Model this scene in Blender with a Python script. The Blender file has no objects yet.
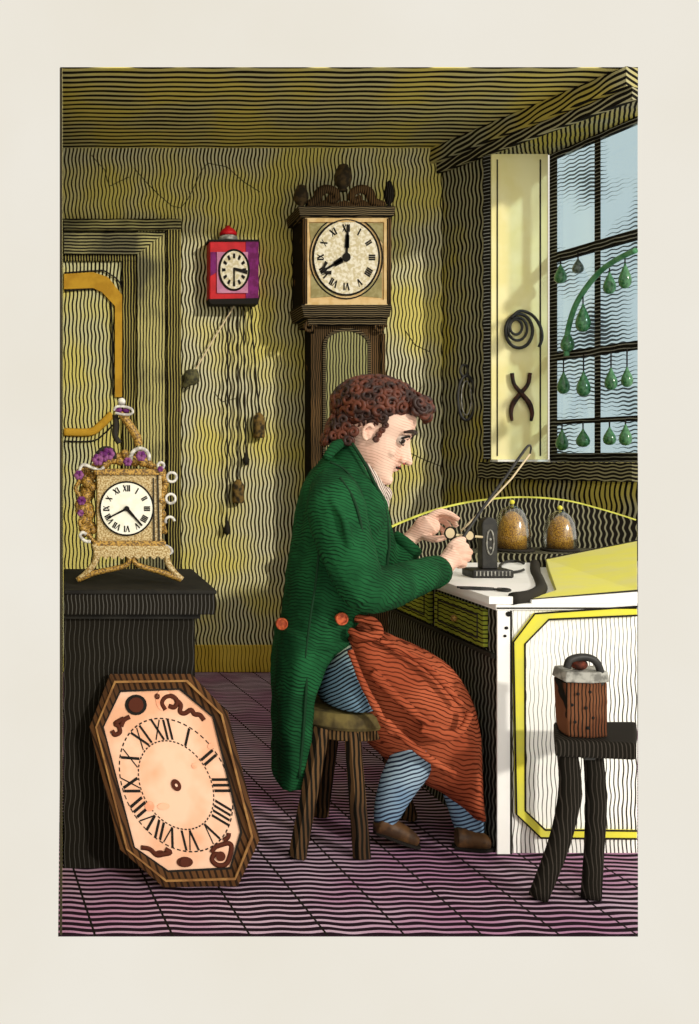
import bpy, bmesh, math, random
from mathutils import Vector, Matrix, Euler
random.seed(7)
C = bpy.context.scene.collection
S = bpy.context.scene
F = 1000.0; VX = 63.0; VY = 458.0; EYE = 1.17
# ------------------------------------------------------------ camera, world, lights, exposure
cd = bpy.data.cameras.new('camera'); cam = bpy.data.objects.new('camera', cd); C.objects.link(cam)
cam.location = (0, 0, EYE); cam.rotation_euler = (math.pi/2, 0, 0)
cd.sensor_fit = 'HORIZONTAL'; cd.sensor_width = 36; cd.lens = F*36/699
cd.shift_x = (349.5-VX)/699; cd.shift_y = (VY-512)/699
cd.clip_start = .05
S.camera = cam
def lin(c):
    return tuple(((v/255)/12.92 if v/255 <= .04045 else ((v/255+.055)/1.055)**2.4) for v in c[:3]) + (1,)
w = bpy.data.worlds.new('world'); S.world = w; w.use_nodes = True
wn = w.node_tree.nodes; wl = w.node_tree.links
bg = wn['Background']; bg.inputs['Strength'].default_value = 1.0
wtc = wn.new('ShaderNodeTexCoord'); wno = wn.new('ShaderNodeTexNoise'); wno.inputs['Scale'].default_value = 5; wno.inputs['Detail'].default_value = 6
wmx = wn.new('ShaderNodeMix'); wmx.data_type = 'RGBA'; wmx.inputs[6].default_value = lin((241, 237, 228)); wmx.inputs[7].default_value = lin((231, 224, 208))
wl.new(wtc.outputs['Generated'], wno.inputs['Vector']); wl.new(wno.outputs['Fac'], wmx.inputs[0]); wl.new(wmx.outputs[2], bg.inputs['Color'])
sd = bpy.data.lights.new('sun', 'SUN'); sun = bpy.data.objects.new('sun', sd); C.objects.link(sun)
sd.energy = 2.05; sd.angle = math.radians(3); sd.color = (1, .96, .86)
sun.rotation_euler = Vector((-.62, 1, -.44)).to_track_quat('-Z', 'Y').to_euler()
fd = bpy.data.lights.new('front_fill', 'SUN'); fl = bpy.data.objects.new('front_fill', fd); C.objects.link(fl)  # added broad fill sun from the viewer's side, brightens the room
fd.energy = .6; fd.angle = math.radians(120); fd.color = (1, .98, .93)
fl.rotation_euler = Vector((-.3, 1, -.15)).to_track_quat('-Z', 'Y').to_euler()
S.view_settings.view_transform = 'Standard'; S.view_settings.look = 'None'
S.view_settings.exposure = 0; S.view_settings.gamma = 1; S.view_settings.use_curve_mapping = False

# ------------------------------------------------------------ helpers
def P(px, py, D): return Vector(((px-VX)*D/F, D, EYE-(py-VY)*D/F))
def tag(o, label=None, cat=None, group=None, kind=None):
    if label: o['label'] = label
    if cat: o['category'] = cat
    if group: o['group'] = group
    if kind: o['kind'] = kind
    return o
def thing(name, loc, label, cat, group=None):
    o = bpy.data.objects.new(name, None); C.objects.link(o); o.location = loc
    o.empty_display_size = .05
    return tag(o, label, cat, group)
def wloc(o):
    v = Vector((0, 0, 0))
    while o: v += o.location; o = o.parent
    return v
def obj(name, bm, mat, parent=None, smooth=False, bevel=0, origin=None):
    off = Vector(origin) if origin is not None else (wloc(parent) if parent else Vector((0, 0, 0)))
    bmesh.ops.recalc_face_normals(bm, faces=bm.faces)
    for v in bm.verts: v.co -= off
    me = bpy.data.meshes.new(name); bm.to_mesh(me); bm.free()
    for m in (mat if isinstance(mat, (list, tuple)) else [mat]): me.materials.append(m)
    o = bpy.data.objects.new(name, me); C.objects.link(o)
    if parent: o.parent = parent
    if origin is not None: o.location = off - (wloc(parent) if parent else Vector((0, 0, 0)))
    if smooth: me.polygons.foreach_set('use_smooth', [True]*len(me.polygons))
    if bevel:
        b = o.modifiers.new('bevel', 'BEVEL'); b.width = bevel; b.segments = 2; b.limit_method = 'ANGLE'
    return o
def new(): return bmesh.new()
def box(bm, x0, x1, y0, y1, z0, z1):
    vs = [bm.verts.new((x, y, z)) for x in (x0, x1) for y in (y0, y1) for z in (z0, z1)]
    for f in ((0,1,3,2),(4,6,7,5),(0,4,5,1),(2,3,7,6),(0,2,6,4),(1,5,7,3)): bm.faces.new([vs[i] for i in f])
def hull(bm, A, B, mi=0):      # A, B equal-length loops of points, capped
    a = [bm.verts.new(p) for p in A]; b = [bm.verts.new(p) for p in B]; n = len(a)
    fs = [bm.faces.new(a), bm.faces.new(b[::-1])]
    for i in range(n): fs.append(bm.faces.new((a[i], b[i], b[(i+1) % n], a[(i+1) % n])))
    for f in fs: f.material_index = mi
def plan(bm, pts, z0, z1):     # polygon in plan, extruded up
    hull(bm, [Vector((x, y, z0)) for x, y in pts], [Vector((x, y, z1)) for x, y in pts])
def elev(bm, pts, D, t):       # polygon of picture points at distance D, thickness t away from the viewer
    A = [P(x, y, D) for x, y in pts]
    hull(bm, A, [p+Vector((0, t, 0)) for p in A])
def ring(bm, outer, inner, D, t, closed=True):
    n = len(outer)
    rng = range(n if closed else n-1)
    O = [P(x, y, D) for x, y in outer]; I = [P(x, y, D) for x, y in inner]; d = Vector((0, t, 0))
    o1 = [bm.verts.new(p) for p in O]; i1 = [bm.verts.new(p) for p in I]
    o2 = [bm.verts.new(p+d) for p in O]; i2 = [bm.verts.new(p+d) for p in I]
    for k in rng:
        j = (k+1) % n
        bm.faces.new((o1[k], o1[j], i1[j], i1[k])); bm.faces.new((o2[k], i2[k], i2[j], o2[j]))
        bm.faces.new((o1[k], o2[k], o2[j], o1[j])); bm.faces.new((i1[k], i1[j], i2[j], i2[k]))
    if not closed:
        bm.faces.new((o1[0], i1[0], i2[0], o2[0])); bm.faces.new((o1[-1], o2[-1], i2[-1], i1[-1]))
def smoothpts(pts, n=6):       # Catmull-Rom through pts (tuples or vectors, any length)
    pts = [Vector(p) for p in pts]; out = []
    for i in range(len(pts)-1):
        p0 = pts[max(i-1, 0)]; p1 = pts[i]; p2 = pts[i+1]; p3 = pts[min(i+2, len(pts)-1)]
        for k in range(n):
            t = k/n
            out.append(.5*((2*p1)+(p2-p0)*t+(2*p0-5*p1+4*p2-p3)*t*t+(3*p1-p0-3*p2+p3)*t**3))
    out.append(pts[-1]); return out
def tube(bm, pts, r, seg=8, closed=False, flat=1.0):
    pts = [Vector(p) for p in pts]; n = len(pts)
    rs = r if isinstance(r, (list, tuple)) else [r]*n
    if len(rs) != n:
        rs = [rs[min(int(i/(n-1)*(len(rs)-1)), len(rs)-2)]*(1-((i/(n-1)*(len(rs)-1)) % 1 if i < n-1 else 1)) +
              rs[min(int(i/(n-1)*(len(rs)-1))+1, len(rs)-1)]*((i/(n-1)*(len(rs)-1)) % 1 if i < n-1 else 1) for i in range(n)]
    L = []; up = None
    for i, p in enumerate(pts):
        if closed: d = pts[(i+1) % n]-pts[i-1]
        else: d = pts[min(i+1, n-1)]-pts[max(i-1, 0)]
        d.normalize()
        if up is None: up = Vector((0, 1, 0)) if abs(d.y) < .9 else Vector((1, 0, 0))
        s = d.cross(up)
        if s.length < 1e-6: s = d.orthogonal()
        s.normalize(); up = s.cross(d).normalized()
        L.append([bm.verts.new(p+(s*math.cos(a)+up*math.sin(a)*flat)*rs[i]) for a in [2*math.pi*k/seg for k in range(seg)]])
    for i in range(n if closed else n-1):
        a = L[i]; b = L[(i+1) % n]
        for k in range(seg): bm.faces.new((a[k], a[(k+1) % seg], b[(k+1) % seg], b[k]))
    if not closed: bm.faces.new(L[0][::-1]); bm.faces.new(L[-1])
def lathe(bm, c, prof, seg=20, sy=1.0):   # prof: (r, z)
    c = Vector(c); L = []
    for r, z in prof:
        if r < 1e-5: L.append([bm.verts.new(c+Vector((0, 0, z)))])
        else: L.append([bm.verts.new(c+Vector((r*math.cos(2*math.pi*k/seg), r*sy*math.sin(2*math.pi*k/seg), z))) for k in range(seg)])
    for a, b in zip(L, L[1:]):
        for k in range(seg):
            j = (k+1) % seg
            if len(a) == 1 and len(b) == 1: continue
            if len(a) == 1: bm.faces.new((a[0], b[j], b[k]))
            elif len(b) == 1: bm.faces.new((a[k], a[j], b[0]))
            else: bm.faces.new((a[k], a[j], b[j], b[k]))
    if len(L[0]) > 1: bm.faces.new(L[0])
    if len(L[-1]) > 1: bm.faces.new(L[-1][::-1])
def ball(bm, c, r, rot=None, seg=16, rings=10):
    r = Vector((r, r, r)) if isinstance(r, (int, float)) else Vector(r)
    m = Matrix.Translation(Vector(c)) @ ((rot.to_matrix().to_4x4()) if rot else Matrix()) @ Matrix.Diagonal((r.x, r.y, r.z, 1))
    bmesh.ops.create_uvsphere(bm, u_segments=seg, v_segments=rings, radius=1, matrix=m)
def loft(bm, st, seg=28, sub=4, M=None, ex=2.0):   # st: (U, L, halfdepth) with U, L 3D points in the x-z plane; section is an ellipse
    rows = []
    data = [tuple(u)+tuple(l)+(h,) for u, l, h in st]
    # interpolate
    out = []
    n = len(data)
    for i in range(n-1):
        for k in range(sub):
            t = k/sub; p0 = data[max(i-1, 0)]; p1 = data[i]; p2 = data[i+1]; p3 = data[min(i+2, n-1)]
            out.append([.5*((2*b)+(c-a)*t+(2*a-5*b+4*c-d)*t*t+(3*b-a-3*c+d)*t**3) for a, b, c, d in zip(p0, p1, p2, p3)])
    out.append(list(data[-1]))
    for v in out:
        U = Vector(v[0:3]); Lo = Vector(v[3:6]); h = v[6]; c = (U+Lo)/2; e = (U-Lo)/2
        row = []
        for k in range(seg):
            a = 2*math.pi*k/seg; ca, sa = math.cos(a), math.sin(a)
            ca = math.copysign(abs(ca)**(2/ex), ca); sa = math.copysign(abs(sa)**(2/ex), sa)
            p = c+e*ca+Vector((0, 1, 0))*h*sa
            row.append(bm.verts.new(M @ p if M else p))
        rows.append(row)
    for a, b in zip(rows, rows[1:]):
        for k in range(seg): bm.faces.new((a[k], a[(k+1) % seg], b[(k+1) % seg], b[k]))
    bm.faces.new(rows[0][::-1]); bm.faces.new(rows[-1])
def fuse(o, voxel, it=3, fac=.5, noise=None):
    m = o.modifiers.new('remesh', 'REMESH'); m.mode = 'VOXEL'; m.voxel_size = voxel; m.use_smooth_shade = True
    s = o.modifiers.new('smooth', 'SMOOTH'); s.iterations = it; s.factor = fac
    if noise:
        tx = bpy.data.textures.new(o.name+'_folds', 'CLOUDS'); tx.noise_scale = noise[0]
        d = o.modifiers.new('folds', 'DISPLACE'); d.texture = tx; d.strength = noise[1]; d.texture_coords = 'LOCAL'
    bpy.context.view_layer.update()
    dg = bpy.context.evaluated_depsgraph_get()
    me = bpy.data.meshes.new_from_object(o.evaluated_get(dg))
    mats = list(o.data.materials); o.modifiers.clear(); o.data = me
    me.materials.clear()
    for mt in mats: me.materials.append(mt)
    me.polygons.foreach_set('use_smooth', [True]*len(me.polygons))
    me.polygons.foreach_set('material_index', [0]*len(me.polygons))
    return o

# ------------------------------------------------------------ materials
def nd(nt, t, **kw):
    n = nt.nodes.new(t)
    for k, v in kw.items(): setattr(n, k, v)
    return n
def mth(nt, op, a, b=None, c=None):
    n = nt.nodes.new('ShaderNodeMath'); n.operation = op
    for i, v in enumerate((a, b, c)):
        if v is None: continue
        if isinstance(v, (int, float)): n.inputs[i].default_value = v
        else: nt.links.new(v, n.inputs[i])
    return n.outputs[0]
def mixc(nt, f, a, b):
    n = nt.nodes.new('ShaderNodeMix'); n.data_type = 'RGBA'
    for s, v in ((n.inputs[0], f), (n.inputs[6], a), (n.inputs[7], b)):
        if isinstance(v, (int, float, tuple)): s.default_value = v
        else: nt.links.new(v, s)
    return n.outputs[2]
def noise(nt, vec, scale, detail=2, off=None):
    n = nt.nodes.new('ShaderNodeTexNoise'); n.inputs['Scale'].default_value = scale; n.inputs['Detail'].default_value = detail
    nt.links.new(vec, n.inputs['Vector']); return n.outputs['Fac']
def mat(name, rough=.85, spec=.15, metal=0):
    m = bpy.data.materials.new(name); m.use_nodes = True; nt = m.node_tree; b = nt.nodes['Principled BSDF']
    b.inputs['Roughness'].default_value = rough; b.inputs['Specular IOR Level'].default_value = spec; b.inputs['Metallic'].default_value = metal
    return m, nt, b
def plain(name, c, c2=None, scale=20, rough=.8, spec=.2, metal=0):
    m, nt, b = mat(name, rough, spec, metal)
    if c2:
        tc = nd(nt, 'ShaderNodeTexCoord'); f = noise(nt, tc.outputs['Object'], scale, 3)
        r = nd(nt, 'ShaderNodeMapRange'); r.inputs[1].default_value = .42; r.inputs[2].default_value = .58; nt.links.new(f, r.inputs[0])
        nt.links.new(mixc(nt, r.outputs[0], lin(c), lin(c2)), b.inputs['Base Color'])
    else: b.inputs['Base Color'].default_value = lin(c)
    return m
INK = (26, 23, 18)
def hatch(name, base, across, along, sp, duty, amp=0, lam=.07, base2=None, bscale=3, ink=INK, dn=.25, dscale=3, rough=.9, seam=None, coord='Object', jag=.4, bw=.08):
    m, nt, b = mat(name, rough, .08)
    tc = nd(nt, 'ShaderNodeTexCoord'); vec = tc.outputs[coord]
    def dot(v):
        n = nd(nt, 'ShaderNodeVectorMath', operation='DOT_PRODUCT'); nt.links.new(vec, n.inputs[0]); n.inputs[1].default_value = Vector(v); return n.outputs['Value']
    a = dot(across); l = dot(along)
    if amp:
        wv = mth(nt, 'SINE', mth(nt, 'ADD', mth(nt, 'MULTIPLY', l, 2*math.pi/lam), mth(nt, 'MULTIPLY', noise(nt, vec, 1.3), 9)))
        a = mth(nt, 'ADD', a, mth(nt, 'MULTIPLY', wv, amp))
    a = mth(nt, 'ADD', a, mth(nt, 'MULTIPLY', noise(nt, vec, .8/sp*.2, 2), sp*jag*2))
    tri = mth(nt, 'MULTIPLY', mth(nt, 'PINGPONG', mth(nt, 'DIVIDE', a, sp), .5), 2)
    du = mth(nt, 'ADD', mth(nt, 'MULTIPLY', mth(nt, 'SUBTRACT', noise(nt, vec, dscale, 3), .5), dn*2), duty)
    r = nd(nt, 'ShaderNodeMapRange', interpolation_type='SMOOTHSTEP')
    nt.links.new(tri, r.inputs[0]); nt.links.new(mth(nt, 'SUBTRACT', du, bw), r.inputs[1]); nt.links.new(mth(nt, 'ADD', du, bw), r.inputs[2])
    if base2:
        r2 = nd(nt, 'ShaderNodeMapRange'); r2.inputs[1].default_value = .42; r2.inputs[2].default_value = .58
        nt.links.new(noise(nt, vec, bscale, 3), r2.inputs[0]); bc = mixc(nt, r2.outputs[0], lin(base), lin(base2))
    else: bc = lin(base)
    col = mixc(nt, r.outputs[0], lin(ink), bc)
    if seam:   # board seams
        sa, sw, sl = seam
        s = mth(nt, 'MULTIPLY', mth(nt, 'PINGPONG', mth(nt, 'DIVIDE', dot(sa), sw), .5), sw)
        col = mixc(nt, mth(nt, 'LESS_THAN', s, sl), col, lin(INK))
    nt.links.new(col, b.inputs['Base Color'])
    return m
X, Y, Z = (1, 0, 0), (0, 1, 0), (0, 0, 1)
M = {}
M['wall'] = hatch('olive_plaster', (214, 200, 112), X, Z, .0200, .42, .0045, .13, base2=(212, 206, 168), bscale=2.2, dn=.32, dscale=2.2, ink=(44, 38, 20))
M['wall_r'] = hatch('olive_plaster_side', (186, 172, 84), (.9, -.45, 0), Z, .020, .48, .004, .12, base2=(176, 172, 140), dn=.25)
M['ceiling'] = hatch('olive_ceiling', (214, 198, 108), Y, X, .058, .46, .005, .3, base2=(206, 196, 140), dn=.2, jag=.2)
M['cornice'] = hatch('olive_cornice', (186, 170, 86), (.3, .3, 1), (1, -1, 0), .026, .5, .004, .25, base2=(176, 172, 140))
M['cornice2'] = hatch('dark_cornice', (170, 164, 130), (.3, .3, 1), (1, -1, 0), .024, .66, .003, .25)
M['floor'] = hatch('purple_boards', (206, 176, 198), Y, X, .029, .62, .0035, .13, base2=(190, 140, 174), bscale=2.5, dn=.25, dscale=2, seam=((1, .123, 0), .19, .003), ink=(34, 20, 28))
M['baseboard'] = hatch('ochre_baseboard', (206, 176, 72), X, Z, .020, .2, .003, .12, base2=(196, 164, 60))
M['frame'] = hatch('door_frame_paint', (190, 180, 118), X, Z, .017, .45, .001, .3, base2=(120, 116, 88), dn=.2)
M['frame_h'] = hatch('door_frame_head', (180, 172, 116), Z, X, .017, .5, .001, .3, base2=(110, 106, 80))
M['frame_d'] = hatch('door_frame_dark', (160, 148, 84), X, Z, .015, .66, .001, .3)
M['door'] = hatch('door_paint', (206, 194, 112), X, Z, .0205, .42, .003, .13, base2=(200, 196, 150), dn=.2)
M['gold_paint'] = plain('ochre_moulding', (190, 146, 42), (172, 128, 34), 12)
M['counter'] = hatch('black_counter', (66, 64, 60), X, Z, .014, .86, .0018, .1, dn=.12, dscale=5)
M['counter_top'] = plain('black_slab', (22, 20, 18), (34, 32, 28), 8)
M['counter_edge'] = hatch('black_slab_edge', (78, 76, 72), X, Z, .011, .78, .001, .05, dn=.1)
M['shutter'] = plain('cream_shutter', (244, 234, 178), (238, 226, 160), 5)
M['shutter_line'] = plain('dark_line_trim', (48, 42, 26))
M['sash'] = hatch('dark_sash', (150, 150, 142), Z, X, .018, .78, .001, .1)
M['sill'] = hatch('dark_sill', (150, 144, 110), Z, (1, -1, 0), .016, .68, .003, .1)
M['white'] = hatch('white_bench', (250, 248, 242), X, Z, .0125, .24, .0016, .09, dn=.55, dscale=1.7, ink=(58, 52, 46))
M['white_plain'] = plain('white_boards', (250, 248, 244), (244, 242, 236), 6)
M['yellow'] = plain('yellow_paint', (244, 238, 112), (238, 232, 140), 5)
M['yellow_mould'] = plain('yellow_moulding', (214, 208, 84), (226, 216, 70), 9)
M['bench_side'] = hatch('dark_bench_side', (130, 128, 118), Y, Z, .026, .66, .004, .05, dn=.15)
M['drawer'] = hatch('green_drawer', (168, 174, 66), Z, Y, .014, .3, .001, .05, base2=(140, 148, 52), bscale=8)
M['back_board'] = hatch('dark_gallery', (140, 136, 110), X, Z, .02, .68, .003, .05)
M['edge_dark'] = plain('dark_edge', (44, 40, 34))
M['black'] = plain('black_iron', (24, 22, 20), (40, 38, 34), 40, rough=.5, spec=.4)
M['blackwood'] = hatch('black_wood', (64, 58, 52), X, Z, .010, .8, .001, .08, dn=.15)
M['brown_block'] = hatch('brown_block', (116, 74, 50), X, Z, .009, .35, .0005, .05, base2=(98, 58, 38), bscale=12)
M['iron_light'] = plain('grey_iron', (170, 168, 160), (110, 108, 102), 40, rough=.5)
M['brass'] = plain('speckled_brass', (190, 148, 66), (98, 72, 34), 210, rough=.5, spec=.4)
M['brass_light'] = plain('pale_brass', (206, 186, 140), (150, 118, 62), 200, rough=.5, spec=.4)
M['purple'] = plain('purple_enamel', (92, 34, 96), (140, 84, 130), 60)
M['pearl'] = plain('pearl_white', (222, 218, 210), (170, 165, 160), 60)
M['dial'] = plain('white_dial', (242, 238, 226), (232, 228, 212), 30)
M['dial_old'] = plain('aged_dial', (228, 220, 200), (200, 186, 150), 70)
M['dial_pink'] = plain('pink_dial', (230, 188, 160), (222, 166, 132), 7)
M['ink'] = plain('black_ink', (24, 20, 16))
M['brown_ink'] = plain('brown_ink', (78, 34, 18))
M['red'] = plain('red_case', (196, 26, 36), (180, 20, 30), 20, rough=.5)
M['purplecase'] = plain('purple_case_side', (122, 38, 106), (100, 28, 80), 30)
M['pinkpanel'] = plain('pink_panel', (196, 132, 160), (180, 116, 148), 30)
M['walnut'] = hatch('dark_walnut', (104, 78, 48), X, Z, .011, .5, .0008, .1, base2=(84, 64, 40), dn=.15, dscale=3)
M['walnut_h'] = hatch('dark_walnut_moulding', (120, 104, 76), Z, X, .011, .7, .0006, .1, dn=.2)
M['clockpanel'] = hatch('olive_door_panel', (150, 146, 100), X, Z, .0155, .45, .001, .1, dn=.2)
M['tan'] = plain('tan_spandrel', (200, 166, 110), (214, 184, 134), 20)
M['tan_dark'] = plain('olive_spandrel', (158, 148, 104), (140, 128, 84), 30)
M['framewood'] = hatch('brown_frame', (88, 58, 34), (.94, 0, .34), (-.3, 0, 1), .016, .38, .0006, .2, base2=(66, 44, 28), dn=.3, dscale=8, ink=(40, 27, 18))
M['frame_gold'] = plain('pale_brown_bead', (150, 110, 62), (118, 80, 44), 20)  # lighter brown for the raised bead of the dial frame
M['rope'] = plain('cord', (34, 30, 20))
M['green_glass'] = plain('green_glass', (40, 92, 54), (74, 128, 84), 60, rough=.2, spec=.6)
M['green_rod'] = plain('green_rod', (66, 128, 86), (96, 150, 108), 20, rough=.4)
M['grey_glass'] = plain('grey_glass', (98, 112, 104), (60, 70, 64), 60, rough=.2, spec=.6)
M['coat'] = hatch('green_coat', (30, 88, 50), (.35, .25, 1), (1, 0, -.4), .0105, .28, .001, .06, base2=(22, 68, 38), bscale=9, ink=(14, 44, 24), dn=.5, dscale=8, jag=1.6, bw=.25)
M['coat_edge'] = plain('green_coat_dark', (14, 50, 26))
M['apron'] = hatch('rust_apron', (172, 88, 58), (.25, .15, 1), (1, 0, -.3), .0125, .30, .001, .09, base2=(148, 70, 44), bscale=6, ink=(84, 34, 18), dn=.3, dscale=5, jag=1.6, bw=.15)
M['apron_plain'] = plain('rust_cord', (150, 66, 34))
M['blue'] = hatch('blue_stocking', (168, 190, 204), (-.35, .3, 1), X, .0125, .42, .0008, .05, base2=(124, 154, 182), ink=(44, 52, 70), dn=.25, dscale=8)
M['breeches'] = hatch('blue_breeches', (110, 140, 160), (-.6, .3, 1), X, .0125, .5, .0008, .05, base2=(150, 150, 96), ink=(28, 30, 36))
M['shoe'] = plain('brown_shoe', (58, 40, 26), (84, 58, 34), 30, rough=.5)
M['linen'] = hatch('grey_linen', (214, 196, 184), (1, 0, .5), Z, .008, .35, .0004, .05, ink=(90, 76, 70))
M['wood_leg'] = hatch('brown_stool_wood', (98, 72, 46), X, Z, .014, .5, .0006, .1, base2=(72, 52, 36), dn=.25, dscale=6)
M['seat'] = plain('stool_seat', (66, 56, 34), (110, 96, 54), 14)
M['copper'] = plain('copper_button', (190, 90, 50), (150, 60, 34), 80, rough=.4)
M['eye_white'] = plain('eye_white', (206, 188, 176), rough=.3)
M['iris'] = plain('dark_iris', (44, 28, 22), rough=.3)
M['hair'] = plain('brown_hair', (96, 46, 28), (44, 22, 16), 30, rough=.5, spec=.35)
M['skin'] = hatch('skin', (236, 200, 180), (.35, 0, 1), X, .0085, .12, .0005, .05, base2=(228, 184, 164), bscale=12, ink=(186, 138, 118), dn=.35, dscale=14, jag=.8, bw=.15)
M['finial'] = plain('dark_olive_finial', (74, 58, 34), (44, 36, 24), 30)
M['gallery_rim'] = plain('olive_rim', (206, 206, 92), (170, 168, 70), 9)
M['lips'] = plain('lip_red', (168, 84, 76))
M['parchment'] = plain('pale_ring', (216, 196, 160))
# glass: thin tinted pane with engraved wavy lines
def pane_mat():
    m = bpy.data.materials.new('pale_blue_pane'); m.use_nodes = True; nt = m.node_tree; nt.nodes.clear()
    out = nd(nt, 'ShaderNodeOutputMaterial'); tr = nd(nt, 'ShaderNodeBsdfTransparent'); tr.inputs[0].default_value = (.78, .90, .97, 1)
    gl = nd(nt, 'ShaderNodeBsdfGlossy'); gl.inputs['Roughness'].default_value = .08
    mx = nd(nt, 'ShaderNodeMixShader'); mx.inputs[0].default_value = .06
    nt.links.new(tr.outputs[0], mx.inputs[1]); nt.links.new(gl.outputs[0], mx.inputs[2])
    df = nd(nt, 'ShaderNodeBsdfDiffuse'); df.inputs[0].default_value = lin((70, 80, 84))
    tc = nd(nt, 'ShaderNodeTexCoord'); v = tc.outputs['Object']; sep = nd(nt, 'ShaderNodeSeparateXYZ'); nt.links.new(v, sep.inputs[0])
    wv = mth(nt, 'MULTIPLY', mth(nt, 'SINE', mth(nt, 'MULTIPLY', sep.outputs[1], 90)), .003)
    a = mth(nt, 'ADD', mth(nt, 'ADD', sep.outputs[2], wv), mth(nt, 'MULTIPLY', noise(nt, v, 4), .02))
    tri = mth(nt, 'MULTIPLY', mth(nt, 'PINGPONG', mth(nt, 'DIVIDE', a, .0195), .5), 2)
    ns = noise(nt, v, 3.2, 1)
    k = mth(nt, 'LESS_THAN', tri, mth(nt, 'MULTIPLY', mth(nt, 'SUBTRACT', ns, .42), 1.9))
    k = mth(nt, 'MULTIPLY', k, .75)
    m2 = nd(nt, 'ShaderNodeMixShader'); nt.links.new(k, m2.inputs[0]); nt.links.new(mx.outputs[0], m2.inputs[1]); nt.links.new(df.outputs[0], m2.inputs[2])
    nt.links.new(m2.outputs[0], out.inputs[0]); return m
M['pane'] = pane_mat()
def dome_mat():
    m = bpy.data.materials.new('clear_dome'); m.use_nodes = True; nt = m.node_tree; nt.nodes.clear()
    out = nd(nt, 'ShaderNodeOutputMaterial'); tr = nd(nt, 'ShaderNodeBsdfTransparent'); tr.inputs[0].default_value = (.93, .94, .9, 1)
    gl = nd(nt, 'ShaderNodeBsdfGlossy'); gl.inputs['Roughness'].default_value = .15
    lw = nd(nt, 'ShaderNodeLayerWeight'); lw.inputs[0].default_value = .35
    mx = nd(nt, 'ShaderNodeMixShader'); nt.links.new(lw.outputs['Facing'], mx.inputs[0])
    nt.links.new(tr.outputs[0], mx.inputs[1]); nt.links.new(gl.outputs[0], mx.inputs[2]); nt.links.new(mx.outputs[0], out.inputs[0]); return m
M['dome'] = dome_mat()

# ------------------------------------------------------------ setting
BACK = 5.47; CEIL = EYE+.310*BACK; FRONT = 2.453; RX = .575
def cut(D): return RX*D
CX, CD = 2.073, BACK            # right back corner
EX, ED = cut(4.349), 4.349      # front end of the right wall
def rw(D): return CX+(EX-CX)*(CD-D)/(CD-ED)
b = new(); box(b, -.012, 2.49, BACK, BACK+.1, -.004, CEIL)
cr = [[(91.5,155),(98,163),(105,170),(107,180),(110,186),(129,177)], [(134,168),(146,182),(158,194),(172,206),(181,208),(188,199),(194,187),(202,170),(208,163),(227,167),(244,182),(260,192)],
      [(405,330),(415,345),(430,352)], [(408,452),(425,460),(440,466)], [(214,392),(222,402),(238,398)]]
obj('wall_back', b, M['wall'])['kind'] = 'structure'
o = bpy.data.objects['wall_back']
for i, c in enumerate(cr):
    b = new(); tube(b, [P(x, y, BACK-.001) for x, y in c], .0022, 5)
    k = obj('crack', b, M['shutter_line'], o)
b = new(); A = [(FRONT, 0), (BACK, 0), (BACK, CEIL), (4.349, CEIL), (FRONT, EYE+.39*FRONT)]
hull(b, [Vector((-.002, y, z)) for y, z in A], [Vector((-.008, y, z)) for y, z in A]); wlf = obj('wall_left', b, [hatch('olive_plaster_left', (214, 200, 112), Y, Z, .020, .42, .0045, .13, base2=(212, 206, 168), dn=.3, ink=(44, 38, 20)), M['shutter_line']]); wlf['kind'] = 'structure'
for f in wlf.data.polygons:
    if abs(f.normal.x) < .5: f.material_index = 1
b = new(); plan(b, [(-.012, FRONT), (cut(FRONT), FRONT), (cut(4.349), 4.349), (2.62, 4.6), (2.62, BACK+.1), (-.012, BACK+.1)], -.004, 0)
obj('floor', b, M['floor'])['kind'] = 'structure'
b = new(); plan(b, [(-.012, 4.349), (EX, ED), (2.66, 4.626), (2.62, BACK+.1), (-.012, BACK+.1)], CEIL, CEIL+.004)
obj('ceiling', b, M['ceiling'])['kind'] = 'structure'
# right wall: strip before the window, wall below, lintel above
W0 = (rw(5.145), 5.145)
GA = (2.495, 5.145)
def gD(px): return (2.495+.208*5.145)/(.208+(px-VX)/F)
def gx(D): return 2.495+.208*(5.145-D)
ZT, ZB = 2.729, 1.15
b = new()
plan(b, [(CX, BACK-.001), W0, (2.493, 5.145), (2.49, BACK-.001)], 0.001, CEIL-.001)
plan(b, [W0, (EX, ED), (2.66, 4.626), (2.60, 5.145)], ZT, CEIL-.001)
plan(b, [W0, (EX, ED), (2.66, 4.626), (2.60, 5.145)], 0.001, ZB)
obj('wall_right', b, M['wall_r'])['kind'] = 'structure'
# cornice beams along the right wall under the ceiling
def along_wall(bm, off0, off1, z0, z1, D0=BACK-.002, D1=4.349, inset=0):
    n = Vector((-(CD-ED), -(EX-CX), 0)).normalized()
    def p(D, off):
        q = Vector((rw(D), D, 0))+n*off
        return (q.x, q.y)
    def cl(pt): 
        k = cut(pt[1]); return (min(pt[0], k+0), pt[1])
    a0 = p(D0, off0); a1 = p(D0, off1); b0 = p(D1, off0); b1 = p(D1, off1)
    a1 = (a1[0], BACK-.002); a0 = (a0[0], BACK-.002)
    plan(bm, [a0, a1, b1, b0], z0, z1)
b = new(); along_wall(b, .001, .07, CEIL-.085, CEIL-.001); obj('trim_1', b, M['cornice'])['kind'] = 'structure'
b = new(); along_wall(b, .001, .035, CEIL-.14, CEIL-.086); obj('trim_2', b, M['cornice2'])['kind'] = 'structure'
b = new(); plan(b, [(rw(5.2), 5.2), (rw(5.2)-.03, 5.17), (EX-.02, ED+.012), (EX, ED+.0)], ZB-.085, ZB-.001)
obj('trim_3', b, M['sill'])['kind'] = 'structure'
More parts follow.
